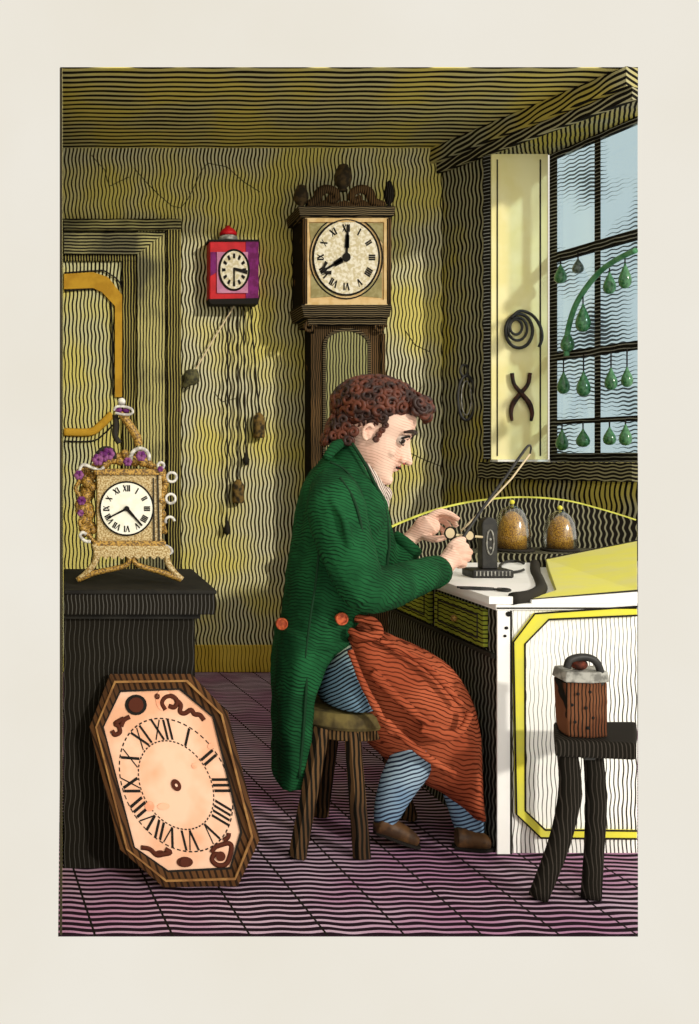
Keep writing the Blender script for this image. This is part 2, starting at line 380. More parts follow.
b = new(); plan(b, [(W0[0]+.002, 5.143), (2.485, 5.143), (2.485, 5.10), (W0[0]+.02, 5.10)], ZB+.001, ZB+.012)
obj('trim_4', b, M['white_plain'])['kind'] = 'structure'
b = new(); plan(b, [(W0[0]-.03, 5.155), (W0[0]-.005, 5.132), (W0[0]+.012, 5.138), (W0[0]-.012, 5.175)], ZB+.013, ZT); obj('trim_5', b, M['sash'])['kind'] = 'structure'
b = new(); box(b, .0, P(0, 0, BACK).x+1.3, 0, 0, 0, 0) if False else box(b, P(180, 0, BACK).x, CX-.004, BACK-.02, BACK-.001, .001, .15)
obj('baseboard_back', b, M['baseboard'], bevel=.006)['kind'] = 'structure'

# door in the back wall at the left
dr = obj('door_1', (lambda q: (box(q, .001, P(122, 0, 5.46).x, 5.452, 5.469, .002, P(0, 262, 5.46).z), q)[1])(new()), M['door']); dr['kind'] = 'structure'
def mould(parent, pts, wdt, D, t, m, name='moulding'):
    q = new(); tube(q, smoothpts([P(x, y, D) for x, y in pts], 6), wdt, 8, flat=.4); return obj(name, q, m, parent, smooth=True)
q = new(); ring(q, [(64, 274), (93, 272), (108, 277), (124, 297), (124, 397)], [(64, 289), (93, 288), (102, 292), (115, 306), (115, 397)], 5.435, .017, closed=False); obj('moulding', q, M['gold_paint'], dr)
mould(dr, [(64, 432), (90, 432), (101, 425), (112, 414)], .022, 5.44, .01, M['gold_paint'])
mould(dr, [(64, 441), (92, 441), (105, 433), (125, 412)], .004, 5.44, .01, M['ink'])
mould(dr, [(64, 291), (92, 289), (103, 291), (111, 303), (113, 395)], .004, 5.44, .01, M['ink'])
mould(dr, [(64, 273), (93, 271), (108, 273), (124, 297), (125, 396)], .004, 5.44, .01, M['ink'])
b = new(); box(b, P(122, 0, 5.46).x, P(136, 0, 5.46).x, 5.43, 5.469, .002, P(0, 262, 5.46).z); box(b, .001, P(136, 0, 5.46).x, 5.43, 5.469, P(0, 262, 5.46).z, P(0, 252, 5.46).z)
obj('inner_frame', b, M['frame_d'], dr, bevel=.004)
b = new(); box(b, P(136, 0, 5.45).x, P(166, 0, 5.45).x, 5.415, 5.469, .002, P(0, 232, 5.45).z); obj('door_jamb', b, M['frame'], dr, bevel=.006)
b = new(); box(b, P(166, 0, 5.45).x, P(180, 0, 5.45).x, 5.395, 5.469, .002, P(0, 221, 5.45).z); obj('door_casing', b, M['frame_d'], dr, bevel=.005)
b = new(); hull(b, [P(64, 232, 5.41), P(166, 232, 5.41), P(138, 254, 5.41), P(64, 254, 5.41)], [P(64, 232, 5.41)+Vector((0, .05, 0)), P(166, 232, 5.41)+Vector((0, .05, 0)), P(138, 254, 5.41)+Vector((0, .05, 0)), P(64, 254, 5.41)+Vector((0, .05, 0))])
obj('door_head', b, M['frame_h'], dr)
b = new(); box(b, .001, P(180, 0, 5.45).x, 5.39, 5.469, P(0, 232, 5.45).z, P(0, 221, 5.45).z); obj('door_cap', b, M['frame_h'], dr, bevel=.005)

# window in the right wall
wn_ = new()
def gpt(px, z, off=0):
    D = gD(px); k = 1-off/(.783*D)*1.0
    return Vector(((px-VX)/F*D*k, D*k, z))
def gbar(bm, px0, px1, z0, z1, t=.03, off=0):
    A = [gpt(px0, z0, off), gpt(px1, z0, off), gpt(px1, z1, off), gpt(px0, z1, off)]
    hull(bm, A, [p+Vector((RX, 1, 0))*t*1.3 for p in A])
gbar(wn_, 549.5, 557, ZB+.014, ZT-.001, .02, .0); gbar(wn_, 556, 637.9, ZT-.03, ZT-.001, .03, .0); gbar(wn_, 549.5, 637.9, ZB+.0005, ZB+.045, .03, .0)
win = obj('window_1', wn_, M['sash'], bevel=.003); win['kind'] = 'structure'
b = new(); gbar(b, 594.5, 600.5, ZB+.04, ZT-.03, .02, .004); obj('mullion', b, M['sash'], win)
ZR = [2.19, 1.685, 1.352]
for z, h in zip(ZR, (.024, .02, .012)):
    b = new(); gbar(b, 557, 637.8, z-h, z+h, .024, .006); obj('glazing_bar', b, M['sash'], win)
b = new(); gbar(b, 556.5, 637.6, ZB+.03, ZT-.02, .003, -.012); obj('pane', b, M['pane'], win)
# cream shutter lining the far side of the window opening
sh = thing('window_shutter', (P(519, 458, 5.13).x, 5.13, ZB+.013), 'tall cream shutter panel beside the window with pincers and wire coil hanging on it', 'shutter')
b = new(); box(b, P(491, 0, 5.13).x, P(547.5, 0, 5.13).x, 5.125, 5.144, ZB+.0125, ZT-.001); obj('panel', b, M['shutter'], sh)
b = new(); box(b, P(497, 0, 5.12).x, P(498.2, 0, 5.12).x, 5.122, 5.126, ZB+.03, ZT-.03); box(b, P(540, 0, 5.12).x, P(541.4, 0, 5.12).x, 5.122, 5.126, ZB+.03, ZT-.03)
obj('groove', b, M['shutter_line'], sh)

# ------------------------------------------------------------ dials, numerals, hands
def strokes(s):
    out = []; x = 0
    for ch in s:
        if ch == 'I': out.append(((x+.15, 0), (x+.15, 1), 1)); x += .34
        elif ch == 'V': out += [((x, 1), (x+.33, 0), 1), ((x+.66, 1), (x+.33, 0), .5)]; x += .78
        elif ch == 'X': out += [((x, 1), (x+.6, 0), 1), ((x+.6, 1), (x, 0), .5)]; x += .74
    return out, x-.08
def flatbar(bm, Mp, a, b_, w0, w1, h=.0012, base=0):
    a = Vector(a); b_ = Vector(b_); d = (b_-a).normalized(); n = Vector((-d.y, d.x))
    q = [a+n*w0/2, b_+n*w1/2, b_-n*w1/2, a-n*w0/2]
    hull(bm, [Mp(p.x, p.y, base) for p in q], [Mp(p.x, p.y, base+h) for p in q])
def numerals(bm, Mp, r0, r1, rot=0, wt=.05, squash=.8, names=None, h=.0012, base=0, serif=False):
    names = names or ['XII', 'I', 'II', 'III', 'IIII', 'V', 'VI', 'VII', 'VIII', 'IX', 'X', 'XI']
    for k, s in enumerate(names):
        st, wd = strokes(s); ang = math.radians(90-30*k)+rot
        H = r1-r0; rd = Vector((math.cos(ang), math.sin(ang))); tn = Vector((math.sin(ang), -math.cos(ang)))
        def q(p): return rd*(r0+p[1]*H)+tn*((p[0]-wd/2)*H*squash)
        for a, c, t in st: flatbar(bm, Mp, q(a), q(c), wt*t, wt*t, h, base)
def circ(Mp, r, n=40, h=0): return [Mp(r*math.cos(2*math.pi*k/n), r*math.sin(2*math.pi*k/n), h) for k in range(n)]
def disc(bm, Mp, r, h0, h1, n=40): hull(bm, circ(Mp, r, n, h0), circ(Mp, r, n, h1))
def pol(deg, r):   # clock degrees
    a = math.radians(90-deg); return Vector((r*math.cos(a), r*math.sin(a)))
def mapxz(px, py, D, rx, rz): 
    c = P(px, py, D)
    return lambda u, v, h: Vector((c.x+u*rx*D/F, D-h, c.z+v*rz*D/F))

# ------------------------------------------------------------ counter at the left with its slab
CT = .80
ct = thing('counter', (.2, 3.0, 0), 'black wooden counter by the door with a thick slab top, dial leaning on it', 'counter')
b = new(); box(b, .002, P(195, 0, 2.85).x, 2.85, 3.30, .001, CT-.08); obj('body', b, M['counter'], ct)
b = new(); box(b, .002, P(217, 0, 2.80).x, 2.80, 3.34, CT-.012, CT); obj('top', b, M['counter_top'], ct, bevel=.004)
b = new(); box(b, .002, P(215.5, 0, 2.80).x, 2.805, 3.33, CT-.07, CT-.012); obj('top_edge', b, M['counter_edge'], ct, bevel=.004)
b = new(); box(b, .002, P(200, 0, 2.84).x, 2.83, 3.31, CT-.085, CT-.07); obj('moulding', b, M['counter_top'], ct)

# ------------------------------------------------------------ leaning octagonal dial
def lean(px, py, off=0):
    k = (py-VY)/F; D = (2.70+.23*EYE)/(1+.23*k)
    p = P(px, py, D); return p+Vector((0, -.974, .224))*off
od = [(110,674),(191,674),(227,712),(259,839),(237,885.5),(163,886.5),(120,849),(89.5,727)]
idl = [(120,691),(180,689),(213,717),(241,832),(230,868),(168,871),(134,847),(103,727)]
dialt = thing('clock_dial', (.3, 2.70, 0), 'large pink octagonal clock dial in a brown frame leaning against the black counter', 'clock dial')
def loopring(bm, O, I, h0, h1, h1i=None):
    n = len(O); h1i = h1 if h1i is None else h1i
    f1 = [bm.verts.new(lean(*p, h1)) for p in O]; g1 = [bm.verts.new(lean(*p, h1i)) for p in I]
    f0 = [bm.verts.new(lean(*p, h0)) for p in O]; g0 = [bm.verts.new(lean(*p, h0)) for p in I]
    for k in range(n):
        j = (k+1) % n
        bm.faces.new((f1[k], f1[j], g1[j], g1[k])); bm.faces.new((f0[k], g0[k], g0[j], f0[j]))
        bm.faces.new((f1[k], f0[k], f0[j], f1[j])); bm.faces.new((g1[k], g1[j], g0[j], g0[k]))
def lerp2(A, B, t): return [(a[0]*(1-t)+b_[0]*t, a[1]*(1-t)+b_[1]*t) for a, b_ in zip(A, B)]
b = new(); hull(b, [lean(*p, -.012) for p in lerp2(od, idl, .5)], [lean(*p, .002) for p in lerp2(od, idl, .5)]); obj('dial_plate', b, M['dial_pink'], dialt)
b = new(); loopring(b, od, lerp2(od, idl, .42), -.014, .012, .02); loopring(b, lerp2(od, idl, .52), idl, -.012, .016, .006); obj('frame', b, M['framewood'], dialt)
b = new(); loopring(b, lerp2(od, idl, .40), lerp2(od, idl, .53), -.01, .024); obj('frame_bead', b, M['frame_gold'], dialt)
b = new(); loopring(b, lerp2(od, idl, .95), lerp2(od, idl, 1.06), -.01, .008); obj('inner_edge', b, M['ink'], dialt)
def ML(u, v, h): return lean(176+u*56-v*8.5, 785+u*9-v*66, .002+h)
b = new(); numerals(b, ML, .68, .98, math.radians(8), .042, .82); 
for k in range(60):
    for r in (.665, 1.0):
        if k % 5 != 9: flatbar(b, ML, pol(k*6-2, r), pol(k*6+1.6, r), .02, .02)
obj('numerals', b, M['ink'], dialt)
b = new(); disc(b, ML, .09, 0, .004, 16); obj('hub', b, M['brown_ink'], dialt)
b = new(); disc(b, ML, .025, .004, .006, 12); obj('hub_hole', b, M['dial_pink'], dialt)
def scroll(bm, pts, w): tube(bm, smoothpts([lean(x, y, .004) for x, y in pts], 5), w, 6, flat=.5)
b = new()
def zz(x, y): return (50+x*.3434, 600+y*.3434)
for L in ([(335,320),(325,300),(335,283),(355,280),(370,295),(362,312),(345,308)], [(365,290),(380,305),(378,325),(392,330),(410,320),(420,332),(436,335),(448,350)],
          [(180,380),(188,392),(203,385),(200,368),(190,360),(205,350),(215,345)], [(232,340),(215,350),(207,368)], [(265,720),(290,725),(310,742),(330,740),(350,735),(335,725)],
          [(470,735),(480,720),(500,712),(520,708),(528,722),(515,765),(490,772),(472,758),(478,740),(498,742)], [(505,700),(518,690),(520,678)]):
    scroll(b, [zz(*p) for p in L], .0065); obj('scrollwork', b, M['brown_ink'], dialt, smooth=True); b = new()
def blob2(bm, x, y, rx, ry):
    c = zz(x, y); A = [lean(c[0]+rx*.3434*math.cos(t), c[1]+ry*.3434*math.sin(t), .0015) for t in [2*math.pi*k/16 for k in range(16)]]
    hull(bm, A, [p+Vector((0, -.003, 0)) for p in A])
for x, y, rx_, ry_ in ((312,280,8,9),(320,738,16,10),(392,762,24,15)):
    b = new(); blob2(b, x, y, rx_, ry_); obj('scrollwork', b, M['brown_ink'], dialt)
b = new(); blob2(b, 250, 305, 32, 30); obj('rosette', b, M['ink'], dialt)
for x, y, r in ((250,305,22),(392,762,14),(496,745,14)):
    b = new(); c = zz(x, y); A = [lean(c[0]+r*.3434*math.cos(t), c[1]+r*.3434*math.sin(t), .006) for t in [2*math.pi*k/16 for k in range(16)]]
    hull(b, A, [p+Vector((0, -.002, 0)) for p in A]); obj('rosette_centre', b, M['brown_ink'], dialt)
STN = plain('pink_stain', (226, 152, 118), (234, 178, 146), 20)
for x, y, rx, ry in ((330,600,18,10),(290,600,14,14),(330,290,22,32),(420,482,8,8),(468,425,9,9)): b = new(); blob2(b, x, y, rx, ry); obj('stain', b, STN, dialt)

# ------------------------------------------------------------ ornate mantel clock on the counter
D = 2.95
MCL = .006
mc = thing('mantel_clock', (P(128, 583, D).x, D, CT), 'ornate gilt mantel clock with purple flowers standing on the black counter', 'clock')
def mz(x, y): return (60+x*.205, 390+y*.205)
b = new(); elev(b, [(97,474),(162,474),(162,543),(97,543)], D-.03, .10); obj('case', b, M['brass_light'], mc, bevel=.004)
b = new(); elev(b, [(94,469),(164,469),(163,475),(95,475)], D-.04, .12); obj('cornice', b, M['brass'], mc, bevel=.003); b = new(); elev(b, [(93,541),(166,541),(166,547),(93,547)], D-.04, .12); obj('cornice', b, M['brass'], mc, bevel=.003)
b = new(); elev(b, [(157,475),(158.5,475),(160,541),(158.5,541)], D-.036, .01); elev(b, [(153,478),(154,478),(155,541),(153.5,541)], D-.036, .01); obj('column', b, M['edge_dark'], mc)
Mp = mapxz(126.6, 508.5, D-.032, 26, 26)
b = new(); disc(b, Mp, 1.0, -.002, .004); obj('dial', b, M['dial'], mc)
b = new(); tube(b, circ(Mp, 1.02, 40, .003), .0028, 6, closed=True); obj('dial_rim', b, M['ink'], mc, smooth=True)
b = new(); numerals(b, Mp, .66, .90, 0, .05, .8, base=.004); obj('numerals', b, M['ink'], mc)
b = new(); flatbar(b, Mp, (0, 0), pol(243, .78), .09, .05, .0015, .005); obj('minute_hand', b, M['ink'], mc)
b = new(); flatbar(b, Mp, (0, 0), pol(138, .40), .13, .10, .0015, .006); flatbar(b, Mp, pol(138, .40), pol(138, .88), .09, .07, .0015, .006); disc(b, Mp, .1, .004, .01, 14); obj('hour_hand', b, M['ink'], mc)
# scalloped apron and legs
b = new(); pts = [(96, 546), (168, 546), (171, 553)]
for k in range(9): pts += [(166-k*8, 556), (162-k*8, 559.5)]
pts += [(94, 553)]
elev(b, pts, D-.045, .012); obj('scalloped_apron', b, M['brass_light'], mc)
def mtube(name, pts, r, m, Dd=D-.035, parent=None, flat=1.0):
    q = new(); tube(q, smoothpts([P(*mz(x, y), Dd) for x, y in pts], 6), r, 8, flat=flat); return obj(name, q, m, parent or mc, smooth=True)
for dd in (D-.035, D+.06):
    mtube('leg', [(165,750),(178,790),(170,840),(140,880),(110,908),(82,926)], [.009, .010, .009, .007], M['brass_light'], dd)
    mtube('leg', [(525,770),(520,810),(530,850),(560,892),(596,924)], [.010, .010, .009, .008], M['brass_light'], dd)
mtube('leg_scroll', [(85,926),(170,892),(250,875),(320,855),(338,825),(320,800),(300,815)], [.009, .008, .007, .006], M['brass'])
mtube('leg_scroll', [(590,924),(500,890),(430,870),(375,850),(360,825),(380,802),(400,815)], [.009, .008, .007, .006], M['brass'])
# side scrolls
random.seed(3)
b = new(); 
for k in range(46):
    t = k/45; x = 126+16*math.sin(t*9)+random.uniform(-26, 26); y = 395+t*300
    ball(b, P(*mz(x, y), D+random.uniform(-.02, .03)), random.uniform(.010, .017), seg=8, rings=6)
tube(b, smoothpts([P(*mz(x, y), D-.02) for x, y in [(185,400),(130,375),(85,400),(95,440),(75,480),(95,520),(82,570),(110,610),(95,650),(125,690),(150,720),(175,750)]], 4), .006, 6)
obj('foliage_side', b, M['brass'], mc, smooth=True)
b = new()
for k in range(32):
    t = k/31; x = 500+10*math.sin(t*7)+random.uniform(-8, 8); y = 400+t*290
    ball(b, P(*mz(x, y), D+random.uniform(-.02, .03)), random.uniform(.008, .014), seg=8, rings=6)
obj('foliage_side', b, M['brass'], mc, smooth=True)
for x, y, r in ((545,425,.014),(540,530,.014),(536,640,.013),(492,368,.009)):
    q = new(); c = P(*mz(x, y), D-.02)
    tube(q, [c+Vector((r*math.cos(a), 0, r*math.sin(a))) for a in [2*math.pi*k/14 for k in range(14 if y != 640 else 9)]], .0042, 7, closed=(y != 640)); obj('side_ring', q, M['pearl'], mc, smooth=True)
mtube('corner_curl', [(150,740),(120,735),(98,712),(110,695),(128,705)], .005, M['pearl'])
mtube('corner_curl', [(500,755),(535,770),(545,790),(525,800)], .005, M['pearl'])
for x, y, r in ((92,415,.013),(105,540,.012),(100,600,.009),(235,312,.017),(185,340,.016),(210,325,.015),(395,322,.014),(330,350,.012),(490,385,.008)):
    q = new(); c = P(*mz(x, y), D-.05)
    for k in range(6): ball(q, c+Vector((r*.6*math.cos(k*1.047), 0, r*.6*math.sin(k*1.047))), r*.55, seg=8, rings=6)
    obj('flower', q, M['purple'], mc, smooth=True)
# crest
b = new()
for k in range(24):
    t = k/23; x = 165+t*290; y = 375-75*math.sin(t*math.pi)*random.uniform(.3, 1)
    ball(b, P(*mz(x, y), D+random.uniform(-.02, .02)), random.uniform(.010, .017), seg=8, rings=6)
obj('crest', b, M['brass'], mc, smooth=True)
for cx, cy, r in ((225,325,.026),(390,330,.027)):
    q = new(); c = P(*mz(cx, cy), D-.01); tube(q, [c+Vector((r*math.cos(a), 0, r*math.sin(a))) for a in [math.pi*(-.1+1.2*k/14) for k in range(15)]], .0062, 7)
    obj('crest_arc', q, M['edge_dark'] if cx < 300 else M['pearl'], mc, smooth=True)
mtube('crest_curl', [(90,400),(110,365),(150,375),(190,390),(215,375)], .005, M['pearl'])
mtube('crest_stem', [(385,270),(375,230),(345,180),(310,130),(295,110)], [.012, .013, .012, .010], M['brass'], D)
mtube('crest_stem', [(290,260),(268,220),(272,170),(268,120)], [.008, .009, .008], M['edge_dark'], D+.01)
b = new(); ball(b, P(*mz(285, 98), D-.005), (.012, .012, .009)); ball(b, P(*mz(322, 100), D-.005), (.011, .011, .008)); obj('cap_flower', b, M['purple'], mc, smooth=True)
mtube('cap_ring', [(262,100),(275,82),(310,80),(345,90),(355,108),(335,120),(300,118),(270,112)], .0038, M['pearl'], D-.018)
b = new(); ball(b, P(*mz(300, 58), D), .012); ball(b, P(*mz(300, 74), D), (.007, .007, .008)); obj('finial', b, M['pearl'], mc, smooth=True)

# ------------------------------------------------------------ red wall clock
D = 5.36
wc = thing('wall_clock', (P(234, 300, D).x, BACK, P(234, 300, D).z), 'small red wall clock with purple sides hanging beside the door, pendulum and weights below', 'clock')
b = new(); elev(b, [(209.5,240.5),(258,240.5),(258,300),(209.5,300)], D, BACK-.001-D); obj('case', b, M['red'], wc, bevel=.006)
b = new(); elev(b, [(246,241.5),(258.6,241.5),(258.6,299),(246,299)], D-.004, .02); obj('case_side', b, M['purplecase'], wc); b = new(); elev(b, [(210.5,252),(217,252),(217,272),(210.5,276)], D-.003, .01); obj('case_side', b, M['purplecase'], wc)
b = new(); elev(b, [(208.5,299),(259,298),(258,304),(211,304)], D-.006, .1); obj('case_edge', b, M['ink'], wc); b = new(); elev(b, [(208,239.5),(259,239.5),(259,241.5),(208,241.5)], D-.006, .1); obj('case_edge', b, M['ink'], wc)
b = new(); elev(b, [(217,252),(248,252),(248,293),(217,293)], D-.008, .01); obj('panel', b, M['pinkpanel'], wc)
Mp = mapxz(234, 270, D-.009, 15.5, 21)
b = new(); disc(b, Mp, .92, -.002, .003); obj('dial', b, M['dial_old'], wc)
b = new(); tube(b, circ(Mp, .95, 32, .002), .006, 6, closed=True); obj('dial_rim', b, M['ink'], wc)
b = new(); 
for k in range(12): flatbar(b, Mp, pol(k*30, .55), pol(k*30, .78), .13, .16, .002, .003)
obj('numerals', b, M['ink'], wc)
b = new(); flatbar(b, Mp, (0, .05), pol(98, .85), .12, .18, .003, .006); obj('hour_hand', b, M['ink'], wc)
b = new(); flatbar(b, Mp, (0, .1), pol(180, .75), .10, .08, .003, .005); obj('minute_hand', b, M['ink'], wc)
b = new(); c = P(228, 241, 5.41); lathe(b, c, [(.055, 0), (.05, .02), (.035, .03)], 16); obj('bell_base', b, M['iron_light'], wc, smooth=True)
b = new(); lathe(b, c+Vector((0, 0, .03)), [(.046, 0), (.047, .012), (.035, .03), (.016, .042), (.012, .05), (.0, .056)], 16); obj('bell', b, M['red'], wc, smooth=True)
Dw = 5.43
b = new(); tube(b, [P(236, 303, Dw), P(213, 340, Dw), P(196, 369, Dw)], .0045, 6); pen = obj('pendulum_rod', b, M['parchment'], wc)
b = new(); lathe(b, (0, 0, 0), [(0, -.06), (.018, -.052), (.02, -.03), (.042, -.01), (.048, .02), (.03, .045), (.008, .06), (0, .066)], 14)
bmesh.ops.rotate(b, verts=b.verts, cent=(0, 0, 0), matrix=Matrix.Rotation(math.radians(38), 3, 'Y')); bmesh.ops.translate(b, verts=b.verts, vec=P(190, 379, Dw-.04)); obj('pendulum_bob', b, plain('dull_lead', (96, 92, 60), (60, 58, 44), 60), wc, smooth=True)
def weight(px, ptop, pbot, x_top, big):
    q = new(); tube(q, [P(x_top, 304, Dw), P(px, ptop, Dw)], .0042, 6); s = obj('cord', q, M['rope'], wc)
    q = new(); c = P(px, pbot, Dw); h = (pbot-ptop)*Dw/F
    if big: lathe(q, c, [(.028, 0), (.032, .01), (.032, h-.03), (.02, h-.015), (.006, h)], 14); o_ = obj('weight', q, plain('aged_weight', (122, 96, 48), (44, 38, 26), 30), wc, smooth=True)
    else: lathe(q, c, [(0, 0), (.016, .015), (.02, .035), (.01, h-.02), (.004, h)], 12); o_ = obj('cord_tassel', q, M['rope'], wc, smooth=True)
weight(259, 412, 438, 250, True); weight(238, 479, 503, 238, True); weight(246, 452, 466, 243, False); weight(227, 520, 536, 228, False)

# ------------------------------------------------------------ longcase clock
D = 5.2; DT = 5.26
lc = thing('longcase_clock', (P(343, 687, 5.2).x, 5.25, 0), 'tall dark wooden longcase clock standing against the back wall behind the man', 'clock')
b = new(); elev(b, [(303,213),(390,213),(390,309),(303,309)], D+.02, BACK-.004-D-.02); obj('hood', b, M['walnut'], lc, bevel=.004)
b = new(); elev(b, [(298,206),(396,206),(394,216),(300,216)], D-.02, BACK-.004-D+.02); elev(b, [(301,214),(392,214),(391,219),(302,219)], D, .2); obj('hood_cornice', b, M['walnut_h'], lc, bevel=.004)
b = new(); elev(b, [(301,304),(392,304),(390,317),(304,317)], D-.005, BACK-.004-D+.005); elev(b, [(306,315),(388,315),(386,325),(309,325)], D+.02, .22); obj('hood_moulding', b, M['walnut_h'], lc, bevel=.004)
for x0, x1 in ((302.5, 307.5), (386.5, 391)):
    q = new(); tube(q, [P((x0+x1)/2, 219, D), P((x0+x1)/2, 304, D)], .013, 10); obj('pillar', q, M['walnut'], lc, smooth=True)
b = new(); ring(b, [(305,218),(388,218),(388,305),(305,305)], [(309,222),(384,222),(384,300),(309,300)], D-.005, .02); obj('dial_surround', b, M['tan'], lc)
b = new(); elev(b, [(308,221),(385,221),(385,301),(308,301)], D+.004, .01); obj('dial_plate', b, M['tan'], lc)
Mp = mapxz(346, 257.5, D+.002, 33, 37.5)
for pts in ([(309,223),(328,223),(311,243)], [(383,223),(366,223),(383,243)], [(311,298),(336,296),(311,274)], [(382,298),(360,296),(382,272)]):
    b = new(); elev(b, pts, D+.001, .004); obj('spandrel', b, M['tan_dark'], lc)
b = new(); disc(b, Mp, .98, -.002, .004); obj('dial', b, M['dial_old'], lc)
b = new(); tube(b, circ(Mp, 1.0, 44, .003), .0055, 6, closed=True); tube(b, [p for p in circ(Mp, 1.1, 44, .003)], .0035, 6, closed=True); obj('dial_rim', b, M['ink'], lc)
b = new(); numerals(b, Mp, .68, .88, 0, .045, .8, base=.004); obj('numerals', b, M['ink'], lc)
b = new(); flatbar(b, Mp, pol(3, .0), pol(3, .86), .07, .07, .003, .007); flatbar(b, Mp, pol(3, .25), pol(3, .6), .14, .11, .003, .007); obj('minute_hand', b, M['ink'], lc)
b = new(); flatbar(b, Mp, (0, 0), pol(243, .8), .08, .06, .003, .010); flatbar(b, Mp, pol(243, .15), pol(243, .42), .17, .14, .003, .010); flatbar(b, Mp, pol(243, .86), pol(228, .62), .03, .10, .003, .010); flatbar(b, Mp, pol(243, .86), pol(258, .62), .03, .10, .003, .010); disc(b, Mp, .12, .004, .014, 16)
obj('hour_hand', b, M['ink'], lc)
# swan-neck pediment
def lz(x, y): return (280+x*.186, 150+y*.186)
for sgn, pts in ((0, [(150,300),(195,265),(215,225),(255,210),(295,225),(305,255),(285,275),(262,262),(275,245)]), (1, [(560,300),(500,275),(480,230),(440,210),(395,225),(385,258),(405,278),(428,262),(415,245)])):
    q = new(); tube(q, smoothpts([P(*lz(x, y), D+.03) for x, y in pts], 6), [.022, .026, .022, .016, .012], 10); obj('pediment_scroll', q, M['walnut'], lc, smooth=True)
b = new(); elev(b, [lz(130,312), lz(200,285), lz(250,262), lz(300,285), lz(345,270), lz(395,285), lz(430,262), lz(500,290), lz(600,312)], D+.03, .04); obj('pediment', b, M['walnut'], lc)
def finial(px, pbase, h, r, m):
    q = new(); c = P(px, pbase, D+.04); k = h*D/F; R = r*D/F
    lathe(q, c, [(R*.5, 0), (R*.5, k*.05), (R*.35, k*.1), (R*.75, k*.2), (R, k*.4), (R*.98, k*.58), (R*.75, k*.78), (R*.62, k*.84), (R*.55, k*.92), (0, k)], 16)
    obj('finial', q, m, lc, smooth=True)
finial(301, 208, 24, 7.5, M['finial']); finial(343, 191, 28, 9, M['finial']); finial(389, 207, 27, 5, M['blackwood'])
# trunk
b = new(); elev(b, [(314,324),(383,324),(383,560),(314,560)], DT, BACK-.004-DT); obj('trunk', b, M['walnut'], lc, bevel=.004)
b = new(); pts = [(326, 560), (326, 345)]+[(347-21*math.cos(math.pi*k/12), 345-14*math.sin(math.pi*k/12)) for k in range(1, 12)]+[(368, 345), (368, 560)]
elev(b, pts, DT-.006, .01); dor = obj('trunk_door', b, M['clockpanel'], lc)
b = new(); op = [(323, 560), (323, 345)]+[(347-24*math.cos(math.pi*k/12), 345-17*math.sin(math.pi*k/12)) for k in range(1, 12)]+[(371, 345), (371, 560)]
ring(b, op, pts, DT-.012, .016, closed=False); obj('door_bead', b, M['walnut_h'], lc)
for x in (311.5, 386):
    q = new(); c = P(x-2 if x < 340 else x-6, 327, DT-.03); 
    tube(q, [c+Vector((.032*(1-t*.7)*math.cos(t*9), 0, .032*(1-t*.7)*math.sin(t*9))) for t in [k/24 for k in range(25)]], .009, 8); obj('bracket_scroll', q, M['walnut'], lc, smooth=True)
    q = new(); xx = x+1 if x < 340 else x-3; tube(q, [P(xx, 334, DT-.01), P(xx, 556, DT-.01)], .013, 10); obj('trunk_column', q, M['walnut'], lc, smooth=True)
b = new(); elev(b, [(306,556),(391,556),(391,685),(306,685)], DT-.03, BACK-.025-DT+.03); elev(b, [(303,550),(394,550),(392,558),(305,558)], DT-.04, .2)
box(b, P(303, 0, DT-.045).x, P(394, 0, DT-.045).x, DT-.045, DT, 0.001, .09); obj('plinth', b, M['walnut'], lc)

# ------------------------------------------------------------ iron ring hanging on the side wall
c = Vector((rw(5.27)-.03, 5.255, P(0, 398, 5.26).z))
sr = thing('hanging_ring', c, 'oval iron ring hanging from a small loop on the side wall left of the shutter', 'ring')
b = new(); tube(b, [c+Vector((.045*math.cos(a), 0, .118*math.sin(a))) for a in [2*math.pi*k/28 for k in range(28)]], .0085, 8, closed=True); obj('oval', b, M['black'], sr, smooth=True)
b = new(); c2 = c+Vector((-.012, 0, .145)); tube(b, [c2+Vector((.02*math.cos(a), 0, .03*math.sin(a))) for a in [2*math.pi*k/16 for k in range(16)]], .006, 8, closed=True)
tube(b, [c2+Vector((0, 0, .025)), c2+Vector((.03, .03, .03))], .005, 6); obj('loop', b, M['black'], sr, smooth=True)
b = new(); tube(b, [c+Vector((.026*math.cos(a), 0, .09*math.sin(a))) for a in [2*math.pi*k/28 for k in range(28)]], .003, 6, closed=True); obj('inner_oval', b, M['iron_light'], sr, smooth=True)

